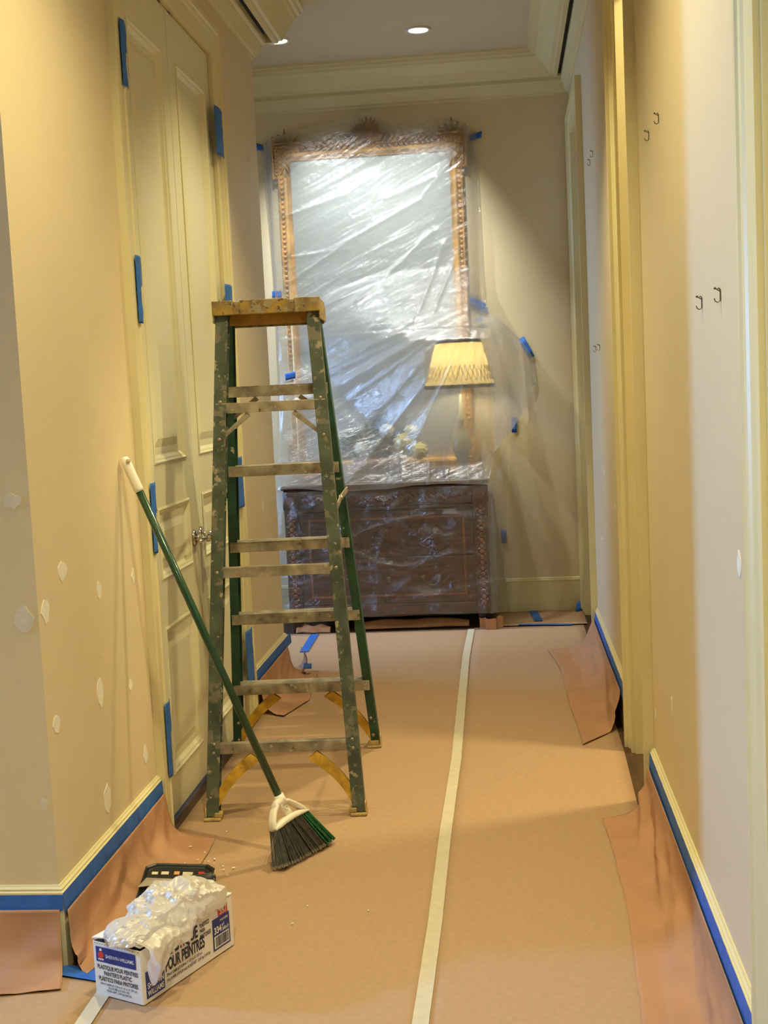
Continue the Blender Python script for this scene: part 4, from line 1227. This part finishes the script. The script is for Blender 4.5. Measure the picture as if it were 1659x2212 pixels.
for z0, z1 in ((0.452, 0.730), (0.170, 0.446)):
    dr = dpart('drawer', MB().box(xa, xb, DYF + 0.006, DYF + 0.03, z0, z1), 'mahogany', bevel=0.003)
    iz0, iz1, ix0, ix1 = z0 + (0.0 if z0 > 0.4 else 0.04), z1 - (0.04 if z0 > 0.4 else 0.0), xa + 0.05, xb - 0.05
    il = MB()
    if z0 > 0.4: il.box(ix0, ix1, DYF + 0.0035, DYF + 0.008, iz1 - 0.012, iz1)
    else: il.box(ix0, ix1, DYF + 0.0035, DYF + 0.008, iz0, iz0 + 0.012)
    il.box(ix0, ix0 + 0.012, DYF + 0.0035, DYF + 0.008, iz0 + (0 if z0 > 0.4 else 0.012), iz1 - (0.012 if z0 > 0.4 else 0)).box(ix1 - 0.012, ix1, DYF + 0.0035, DYF + 0.008, iz0 + (0 if z0 > 0.4 else 0.012), iz1 - (0.012 if z0 > 0.4 else 0))
    dpart('inlay_border', il, 'inlay', dr)
    for hx_ in (lerp(xa, xb, 0.25), lerp(xa, xb, 0.75)):
        zc = (z0 + z1) / 2
        hb = MB().lathe([(0, 0), (0.022, 0), (0.018, 0.006), (0, 0.008)], (hx_ - 0.045, DYF + 0.006, zc + 0.01), (0, -1, 0), 12).lathe([(0, 0), (0.022, 0), (0.018, 0.006), (0, 0.008)], (hx_ + 0.045, DYF + 0.006, zc + 0.01), (0, -1, 0), 12)
        hb.tube([(hx_ + 0.045 * math.cos(a), DYF - 0.006, zc + 0.008 - 0.042 * math.sin(a)) for a in [math.pi * q / 12 for q in range(13)]], 0.0035, 6)
        dpart('drawer_pull', hb, 'brass', dr, smooth=True)
    dpart('escutcheon', MB().ball(((xa + xb) / 2, DYF + 0.005, (z0 + z1) / 2), 0.02, 10, 6, (0.8, 0.25, 1.2)), 'brass', dr, smooth=True)
dpart('plinth', MB().box(DX0 + 0.085, DX1 - 0.085, DYF + 0.0, DYF + 0.02, 0.140, 0.165), 'mahogany', bevel=0.004)

# ------------------------------------------------------------------ gilt mirror
MX0, MX1, MZ0, MZ1 = -1.372, -0.222, 0.945, 2.975
MY = 7.893
MIR = thing('gilt_mirror', ((MX0 + MX1) / 2, MY, MZ0), 'tall carved gilt wall mirror with leafy crest behind plastic', 'mirror')
def mpart(n, mb, m, p=None, **k): return build(n, mb, m, p or MIR, world=True, **k)


fw = 0.078
prof = [(0.0, 0.0), (0.0, 0.050), (0.006, 0.056), (0.012, 0.050), (0.016, 0.046), (0.030, 0.046), (0.034, 0.058), (0.044, 0.066), (0.056, 0.062), (0.064, 0.046), (0.070, 0.038), (0.075, 0.040), (fw, 0.030), (fw, 0.0)]
sides = {'left_rail': [(MX0, MZ0), (MX0, MZ1)], 'top_rail': [(MX0, MZ1), (MX1, MZ1)], 'right_rail': [(MX1, MZ1), (MX1, MZ0)], 'bottom_rail': [(MX1, MZ0), (MX0, MZ0)]}
cor = [(MX0, MZ0), (MX0, MZ1), (MX1, MZ1), (MX1, MZ0)]
ins = {(MX0, MZ0): (1, 1), (MX0, MZ1): (1, -1), (MX1, MZ1): (-1, -1), (MX1, MZ0): (-1, 1)}
for nm, (pa, pb) in sides.items():
    rings = [[Vector((p[0] + ins[p][0] * o_, MY - d_, p[1] + ins[p][1] * o_)) for o_, d_ in prof] for p in (pa, pb)]
    rl = mpart('frame_rail', MB().loft(rings), 'gold', bevel=0.0)
    L = math.hypot(pb[0] - pa[0], pb[1] - pa[1])
    bm_ = MB()
    nb = int(L / 0.030)
    for k in range(1, nb):
        t = k / nb
        x, z = lerp(pa[0], pb[0], t), lerp(pa[1], pb[1], t)
        ix, iz = ins[pa]
        nx, nz = (ix, 0) if abs(pb[0] - pa[0]) < 1e-6 else (0, iz)
        bm_.ball((x + nx * 0.022, MY - 0.048, z + nz * 0.022), 0.0095, 8, 6)
        bm_.ball((x + nx * 0.074, MY - 0.036, z + nz * 0.074), 0.0045, 5, 4)
    mpart('beading', bm_, 'gold', rl, smooth=True)
mpart('glass', MB().box(MX0 + fw - 0.004, MX1 - fw + 0.004, MY - 0.026, MY - 0.020, MZ0 + fw - 0.004, MZ1 - fw + 0.004), 'mirror')
mpart('backing', MB().box(MX0 + 0.01, MX1 - 0.01, MY - 0.019, MY - 0.001, MZ0 + 0.01, MZ1 - 0.01), 'gold_dark')


def leaf_shape(mb, base, tip, wid, lift, y0):
    """small carved acanthus leaf between two (x,z) points"""
    b, t = Vector((base[0], 0, base[1])), Vector((tip[0], 0, tip[1]))
    d = t - b; n = Vector((-d.z, 0, d.x)).normalized()
    rows = []
    for k in range(6):
        s = k / 5
        wv = wid * math.sin(math.pi * (0.12 + 0.85 * s)) * (1.0 if k % 2 else 0.82)
        c = b + d * s
        yy = y0 - lift * math.sin(math.pi * min(1, 0.25 + s * 0.8))
        rows.append([Vector((c.x - n.x * wv, y0 + 0.004, c.z - n.z * wv)), Vector((c.x - n.x * wv * 0.5, yy + 0.006, c.z - n.z * wv * 0.5)), Vector((c.x, yy, c.z)), Vector((c.x + n.x * wv * 0.5, yy + 0.006, c.z + n.z * wv * 0.5)), Vector((c.x + n.x * wv, y0 + 0.004, c.z + n.z * wv))])
    vs = [p for r_ in rows for p in r_]
    mb.add(vs, [(k * 5 + j, k * 5 + j + 1, k * 5 + j + 6, k * 5 + j + 5) for k in range(5) for j in range(4)])
    return mb


for (cx_, cz_), top in (((MX0, MZ1), True), ((MX1, MZ1), True), ((MX0, MZ0), False), ((MX1, MZ0), False)):
    ix, iz = (1 if cx_ == MX0 else -1), (-1 if top else 1)
    P = lambda a, b: (cx_ + ix * a, cz_ + iz * b)
    poly = [P(-0.028, -0.028), P(0.155, -0.028), P(0.155, 0.012), P(0.012, 0.012), P(0.012, 0.185), P(-0.028, 0.185)]
    eb = mpart('corner_block', MB().prism(poly, (0, MY - 0.052, 0), (1, 0, 0), (0, 0, 1), (0, 1, 0), 0.050), 'gold_dark', bevel=0.004)
    rim = MB().prism([P(-0.030, -0.030), P(0.157, -0.030), P(0.157, -0.020), P(-0.020, -0.020), P(-0.020, 0.187), P(-0.030, 0.187)], (0, MY - 0.060, 0), (1, 0, 0), (0, 0, 1), (0, 1, 0), 0.012)
    mpart('corner_rim', rim, 'gold', eb)
    eg = MB()
    for k in range(8):
        x, z = P(0.0 + k * 0.020, -0.006)
        eg.ball((x, MY - 0.054, z), 0.0085, 7, 5, (0.8, 0.8, 1.1))
        x, z = P(-0.006, 0.012 + k * 0.021)
        eg.ball((x, MY - 0.054, z), 0.0085, 7, 5)
    mpart('egg_row', eg, 'gold', eb, smooth=True)
    lf = MB()
    for k, (a, b) in enumerate((((0.05, 0.05), (0.05, 0.16)), ((0.055, 0.07), (0.03, 0.12)), ((0.055, 0.07), (0.080, 0.125)), ((0.05, 0.10), (0.028, 0.155)), ((0.05, 0.10), (0.076, 0.16)), ((0.05, 0.13), (0.05, 0.20)))):
        leaf_shape(lf, P(*a), P(*b), 0.014, 0.020, MY - 0.060)
    mpart('leaf_spray', lf, 'gold_dark', eb, smooth=True)
    if top:
        fin = MB()
        bz = MZ1 + 0.028
        fx = cx_ + ix * 0.055
        fin.prism([(fx - 0.090, bz), (fx + 0.095, bz), (fx + 0.090, bz + 0.012), (fx - 0.085, bz + 0.012)], (0, MY - 0.045, 0), (1, 0, 0), (0, 0, 1), (0, 1, 0), 0.03)
        for a, b, wv in (((0, 0.01), (0, 0.085), 0.012), ((-0.02, 0.01), (-0.038, 0.055), 0.011), ((0.02, 0.01), (0.038, 0.055), 0.011), ((-0.05, 0.01), (-0.078, 0.042), 0.012), ((0.05, 0.01), (0.082, 0.042), 0.012)):
            leaf_shape(fin, (fx + a[0], bz + a[1]), (fx + b[0], bz + b[1]), wv, 0.016, MY - 0.036)
            fin.ball((fx + b[0], MY - 0.040, bz + b[1]), 0.007, 6, 5)
        mpart('finial', fin, 'gold_dark', smooth=True)
# crest: acanthus cluster in the middle of the top rail
cr = MB()
cxm, czm = -0.800, MZ1 - 0.005
rnd = random.Random(21)
for k in range(17):
    a = R(lerp(12, 168, k / 16))
    L_ = (0.085 + 0.072 * math.sin(a) ** 3) * rnd.uniform(0.88, 1.08)
    leaf_shape(cr, (cxm + 0.03 * math.cos(a), czm + 0.012 * math.sin(a)), (cxm + L_ * 1.15 * math.cos(a), czm + L_ * math.sin(a) + 0.012), 0.020, 0.03, MY - 0.05)
for k in range(9):
    a = R(lerp(35, 145, k / 8))
    leaf_shape(cr, (cxm, czm + 0.02), (cxm + 0.085 * math.cos(a), czm + 0.02 + 0.085 * math.sin(a)), 0.016, 0.03, MY - 0.065)
cr.ball((cxm, MY - 0.075, czm + 0.045), 0.032, 12, 8, (1, 0.7, 1.2))
for s in (-1, 1):
    for k in range(11):
        t = k / 10
        bx = cxm + s * lerp(0.06, 0.40, t)
        leaf_shape(cr, (bx, czm + 0.0 - 0.010 * t), (bx + s * 0.045, czm + lerp(0.060, 0.020, t) + 0.012 * (k % 2)), 0.018, 0.02, MY - 0.05)
        leaf_shape(cr, (bx, czm - 0.012), (bx + s * 0.03, czm - lerp(0.055, 0.028, t)), 0.015, 0.02, MY - 0.055)
        cr.ball((bx, MY - 0.062, czm - 0.004), 0.010, 7, 5)
    pts = []
    for j in range(18):
        a = j / 17 * 6.5
        r_ = 0.034 * (1 - 0.7 * j / 17)
        pts.append((cxm + s * (0.085 + r_ * math.cos(a)), MY - 0.062, czm + 0.055 + r_ * math.sin(a)))
    cr.tube(pts, 0.006, 6)
mpart('crest', cr, 'gold_crest', smooth=True)

# ------------------------------------------------------------------ table lamp with pleated shade
LX, LY = -0.283, 7.600
LMP = thing('table_lamp', (LX, LY, 0.901), 'lit table lamp with pleated yellow shade under the plastic', 'lamp')
build('base', MB().lathe([(0, 0), (0.075, 0), (0.078, 0.010), (0.060, 0.022), (0.028, 0.036), (0.020, 0.060), (0.034, 0.100), (0.055, 0.150), (0.060, 0.195), (0.046, 0.250), (0.022, 0.290), (0.015, 0.330), (0.022, 0.345), (0.012, 0.360), (0.011, 0.50), (0, 0.50)], n=28), 'lamp_celadon', LMP, smooth=True)
zb, zt, rb, rt = 1.450 - 0.901, 1.717 - 0.901, 0.206, 0.130
NP = 40
sh = MB()


def shp(u, v):
    a = 2 * math.pi * u
    r_ = lerp(rb, rt, v)
    fold = math.cos(NP * a)
    pinch = math.exp(-((v - 0.30) / 0.10) ** 2)
    r_ = r_ + 0.0075 * fold * (1 - 0.75 * pinch)
    return (r_ * math.cos(a), r_ * math.sin(a), lerp(zb, zt, v))


sh.grid(shp, NP * 6, 24)
shd = build('shade', sh, 'lamp_shade_cloth', LMP, smooth=True)
build('shade_binding', MB().lathe([(rb + 0.009, zb - 0.012), (rb + 0.009, zb + 0.010), (rb - 0.006, zb + 0.010), (rb - 0.006, zb - 0.012)], n=52, caps=False), 'shade_trim', shd)
build('shade_binding', MB().lathe([(rt + 0.009, zt - 0.008), (rt + 0.009, zt + 0.012), (rt - 0.006, zt + 0.012), (rt - 0.006, zt - 0.008)], n=52, caps=False), 'shade_trim', shd)
smk = MB()
for k in range(NP):
    for sg_ in (-1, 1):
        pts = []
        for j in range(7):
            t_ = j / 6
            a = 2 * math.pi * (k + sg_ * 0.5 * (t_ - 0.5) * 2) / NP
            v_ = lerp(0.12, 0.46, t_)
            r_ = lerp(rb, rt, v_) + 0.0075
            pts.append((r_ * math.cos(a), r_ * math.sin(a), lerp(zb, zt, v_)))
        smk.tube(pts, 0.0028, 4)
build('smocking', smk, 'lamp_shade_cloth', shd)
build('bulb', MB().ball((0, 0, 1.57 - 0.901), 0.028, 14, 10, (1, 1, 1.25)), 'bulb', LMP, smooth=True)
pl_ = bpy.data.lights.new('bulb_light', 'POINT'); pl_.energy = 18.0; pl_.color = (1.0, 0.84, 0.50); pl_.shadow_soft_size = 0.034
po = bpy.data.objects.new('bulb_light', pl_); COL.objects.link(po); po.parent = LMP; po.location = (0, 0, 1.57 - 0.901)

# ------------------------------------------------------------------ flower arrangement
FLW = thing('flower_arrangement', (-0.80, 7.645, 0.901), 'low bowl of dark leaves with pale yellow flowers behind plastic', 'flowers')
build('bowl', MB().lathe([(0, 0), (0.07, 0), (0.075, 0.012), (0.055, 0.022), (0.10, 0.055), (0.150, 0.095), (0.160, 0.120), (0.150, 0.122), (0.13, 0.10), (0.0, 0.09)], n=30), 'bowl', FLW, smooth=True)
rnd = random.Random(11)
lvm = MB()
for k in range(260):
    a = rnd.uniform(0, 2 * math.pi); el = rnd.uniform(0.05, 1.25)
    rr = rnd.uniform(0.12, 0.34)
    base = Vector((0, 0, 0.12))
    tip = base + Vector(((math.cos(a) * 1.05 - 0.15) * math.cos(el) * rr, math.sin(a) * math.cos(el) * rr * 0.36, math.sin(el) * rr * 0.85))
    b = base.lerp(tip, 0.45)
    d = tip - b
    s = d.cross(Vector((0, 0, 1))).normalized() * rnd.uniform(0.026, 0.044)
    m_ = b.lerp(tip, 0.5) + Vector((0, 0, 0.012))
    lvm.add([b, m_ + s, tip, m_ - s, m_ + Vector((0, 0, 0.006))], [(0, 1, 4), (1, 2, 4), (2, 3, 4), (3, 0, 4)])
lo = build('foliage', lvm, 'leaf', FLW); lo['kind'] = 'stuff'
for k, (x, z, r_, m) in enumerate(((0.16, 0.22, 0.070, 'petal'), (0.25, 0.17, 0.060, 'petal'), (0.06, 0.30, 0.050, 'petal_white'), (-0.10, 0.20, 0.050, 'petal_white'), (0.21, 0.29, 0.045, 'petal'))):
    fm = MB()
    for ring, (n1, tilt, rad) in enumerate(((9, 0.25, 1.0), (7, 0.65, 0.8), (5, 1.05, 0.55))):
        for j in range(n1):
            a = 2 * math.pi * j / n1 + ring * 0.4
            c = Vector((math.cos(a) * r_ * rad * 0.62 * math.cos(tilt), -0.02 - math.sin(tilt) * r_ * 0.5, math.sin(a) * r_ * rad * 0.62 * math.cos(tilt)))
            fm.ball((x + c.x, -0.045 + c.y, z + c.z), r_ * 0.36, 7, 5, (1, 0.5, 1))
    build('flower', fm, m, FLW, smooth=True)

# ------------------------------------------------------------------ plastic sheets over mirror, lamp and chest
TOPZ = [(-1.47, 3.01), (-1.30, 3.055), (-1.0, 3.10), (-0.80, 3.145), (-0.6, 3.10), (-0.30, 3.075), (-0.12, 3.015)]
LEFTX = [(0.87, -1.392), (1.57, -1.392), (2.05, -1.432), (3.01, -1.475)]
RIGHTX = [(0.87, -0.128), (1.05, -0.09), (1.19, 0.035), (1.30, 0.12), (1.45, 0.185), (1.62, 0.165), (1.72, 0.10), (1.88, -0.07), (1.96, -0.112), (3.01, -0.13)]


def up_y(x, z):
    wall = 7.882
    front = 7.805
    g = max(0.0, min(1.0, (2.25 - z) / 1.35))
    base = front - (front - 7.352) * (0.35 * g + 0.65 * g * g)
    # crest and corners stand further out
    base -= 0.012 * math.exp(-((x + 0.8) / 0.25) ** 2) * sstep(2.85, 2.98, z)
    dx = max(0.0, abs(x - LX) - 0.19)
    dz = max(0.0, z - 1.725, 1.44 - z)
    k = 1.9 if x > LX else 0.42
    dd = math.sqrt((dx * k) ** 2 + (dz * (0.95 if z > 1.7 else 0.12)) ** 2)
    lamp = 7.372 + dd
    t = 0.02
    h = max(0.0, min(1.0, 0.5 + 0.5 * (lamp - base) / t))
    y = lerp(lamp, base, h) - t * h * (1 - h)
    # return to the wall at both sides
    if z > 0.98:
        y = lerp(y, wall, lerp(sstep(-0.02, 0.10, x), sstep(-0.21, -0.135, x), sstep(1.76, 1.98, z)))
        y = lerp(y, wall, sstep(-1.395, -1.455, x))
    return min(y, wall)


FOLDS = (((-1.33, 2.14), (-0.90, 2.40), 0.016), ((-0.90, 2.40), (-0.49, 2.60), 0.014), ((-0.49, 2.60), (-0.25, 2.86), 0.013), ((-1.33, 1.90), (-0.76, 2.12), 0.013), ((-0.89, 2.00), (-0.41, 2.41), 0.012),
         ((-0.54, 1.82), (-0.36, 2.32), 0.014), ((-0.70, 2.62), (-0.25, 2.78), 0.010), ((-1.33, 2.55), (-0.95, 2.66), 0.012), ((-1.30, 2.30), (-0.95, 2.33), 0.010), ((-0.42, 1.90), (-0.28, 2.25), 0.012), ((-1.25, 1.70), (-0.80, 1.78), 0.014))


def fold_h(x, z):
    h = 0.0
    for (a, b, hh) in FOLDS:
        dx, dz = b[0] - a[0], b[1] - a[1]
        L2 = dx * dx + dz * dz
        t = ((x - a[0]) * dx + (z - a[1]) * dz) / L2
        tc = max(0.0, min(1.0, t))
        d = math.hypot(x - a[0] - tc * dx, z - a[1] - tc * dz)
        h = max(h, hh * math.exp(-(d / (0.010 + 0.012 * tc)) ** 1.3))
    return h


def up_fn(u, v):
    zt0 = pw(TOPZ, lerp(-1.475, -0.12, u))
    zb0 = 0.872 + 0.012 * math.sin(u * 9 + 1) + 0.010 * N(u * 6, 1.1)
    z = lerp(zt0, zb0, v)
    x = lerp(pw(LEFTX, z), pw(RIGHTX, z), u)
    y = up_y(x, z)
    w_hi = sstep(1.55, 2.05, z)
    # diagonal stretch wrinkles on the mirror
    al = x * 0.90 + z * 0.43; ac = -x * 0.43 + z * 0.90
    wr1 = 0.007 * ridge(al * 0.7, ac * 5.5, 3.0) + 0.003 * ridge(al * 1.2, ac * 15, 7.0) + 0.0015 * ridge(al * 4, ac * 40, 4.0) + fold_h(x, z)
    # folds radiating from the taped point at the lower right of the mirror
    rx_, rz_ = x + 0.10, z - 1.95
    r_ = math.hypot(rx_, rz_)
    th = math.atan2(rz_, rx_)
    wr2 = (0.026 * ridge(th * 4.2, r_ * 0.3, 1.0) + 0.007 * ridge(th * 11, r_ * 0.5, 6.0) + 0.0015 * N(x * 14, z * 14, 5.0)) * min(1.0, r_ / 0.45)
    low = sstep(1.30, 1.0, z) * sstep(-0.9, -0.5, x)
    wr3 = 0.010 * ridge(x * 9, z * 0.7, 9.0) + 0.004 * ridge(x * 20, z * 1.5, 2.0)
    env = sstep(0.0, 0.02, u) * sstep(1.0, 0.98, u)
    wr1 *= 1 - 0.75 * sstep(2.84, 2.93, z)
    dy = lerp(lerp(wr2, wr3, low), wr1, w_hi) * env + 0.0008 * N(x * 40, z * 40, 1.0)
    y2 = y - max(dy, -0.006 if w_hi > 0.5 else -0.012) - (0.0 if w_hi > 0.5 else 0.006)
    return (x, min(y2, 7.886), z)


prop(build('plastic_sheet', MB().grid(up_fn, 200, 300), 'film_upper', smooth=True), 'large wrinkled plastic sheet taped over mirror lamp and chest top', 'plastic sheet')


def low_fn(u, v):
    # u: 0..0.86 across the front, then round the right side back to the wall
    zt0 = 0.868 if u < 0.87 else lerp(0.872, 1.18, (u - 0.87) / 0.13)
    zb0 = pw([(0, 0.075), (0.1, 0.085), (0.5, 0.110), (0.86, 0.100), (0.93, 0.075), (1, 0.09)], u)
    z = lerp(zt0, zb0, v)
    if u < 0.87:
        t = u / 0.87
        x = lerp(-1.398, -0.115, t); y = 7.350
    else:
        t = (u - 0.87) / 0.13
        x = lerp(-0.115, -0.055 + 0.05 * (1 - v), t); y = lerp(7.352, 7.880, t)
    f = 0.022 * max(0, ridge(x * 1.6 + z * 4.5, z * 2.0 - x * 1.0, 3.3)) ** 3 + 0.014 * max(0, ridge(x * 6, z * 1.2, 8.0)) ** 3 + 0.016 * max(0, ridge(-x * 1.2 + z * 6.5, z * 1.5 + x, 13.3)) ** 4 + 0.002 * N(x * 25, z * 25, 3)
    if u < 0.87: y -= f + 0.004
    else: x += f * math.sin(math.pi * t)
    return (x, y, z)


prop(build('plastic_sheet', MB().grid(low_fn, 170, 100), 'film_lower', smooth=True), 'clear plastic sheet hanging over the chest of drawers front', 'plastic sheet')

# blue tape holding the plastic on the back wall
YT = 7.8845
for lab, pts in (('blue tape holding the plastic left of the mirror top', ((-1.53, 3.035), (-1.465, 3.012), (-1.455, 2.975), (-1.53, 2.99))),
                 ('blue tape on the wall right of the mirror top corner', ((-0.170, 2.985), (-0.092, 3.005), (-0.098, 2.965), (-0.165, 2.950))),
                 ('crossed blue tape at the lower right edge of the mirror', ((-0.210, 2.005), (-0.110, 1.955), (-0.120, 1.915), (-0.212, 1.945))),
                 ('second blue tape layered under the crossed tape right of mirror', ((-0.190, 1.945), (-0.098, 1.930), (-0.104, 1.895), (-0.150, 1.905))),
                 ('small blue tape square just below the crossed tape', ((-0.182, 1.865), (-0.130, 1.868), (-0.138, 1.840), (-0.178, 1.838))),
                 ('slanted blue tape high right of the lamp on plastic', ((0.085, 1.725), (0.118, 1.740), (0.180, 1.615), (0.145, 1.602))),
                 ('upright blue tape on wall right of the lamp base', ((0.022, 1.238), (0.055, 1.238), (0.052, 1.145), (0.020, 1.145))),
                 ('upright blue tape on wall beside the chest of drawers', ((-0.072, 0.530), (-0.036, 0.530), (-0.036, 0.445), (-0.070, 0.445))),
                 ('blue tape at the left edge of the plastic above the ladder top', ((-1.455, 2.105), (-1.395, 2.105), (-1.395, 2.065), (-1.455, 2.068)))):
    tape_quad('blue_tape', lab, *[(x, YT - (0.0 if 'second' not in lab else -0.0015), z) for x, z in pts], nu=6, nv=3, amp=0.0012)
a_ = up_y(-1.36, 1.57) - 0.05
tape_quad('blue_tape', 'bright blue tape on the plastic between the upper ladder rails', (-1.352, a_, 1.578), (-1.285, a_, 1.59), (-1.287, a_, 1.548), (-1.350, a_, 1.536))
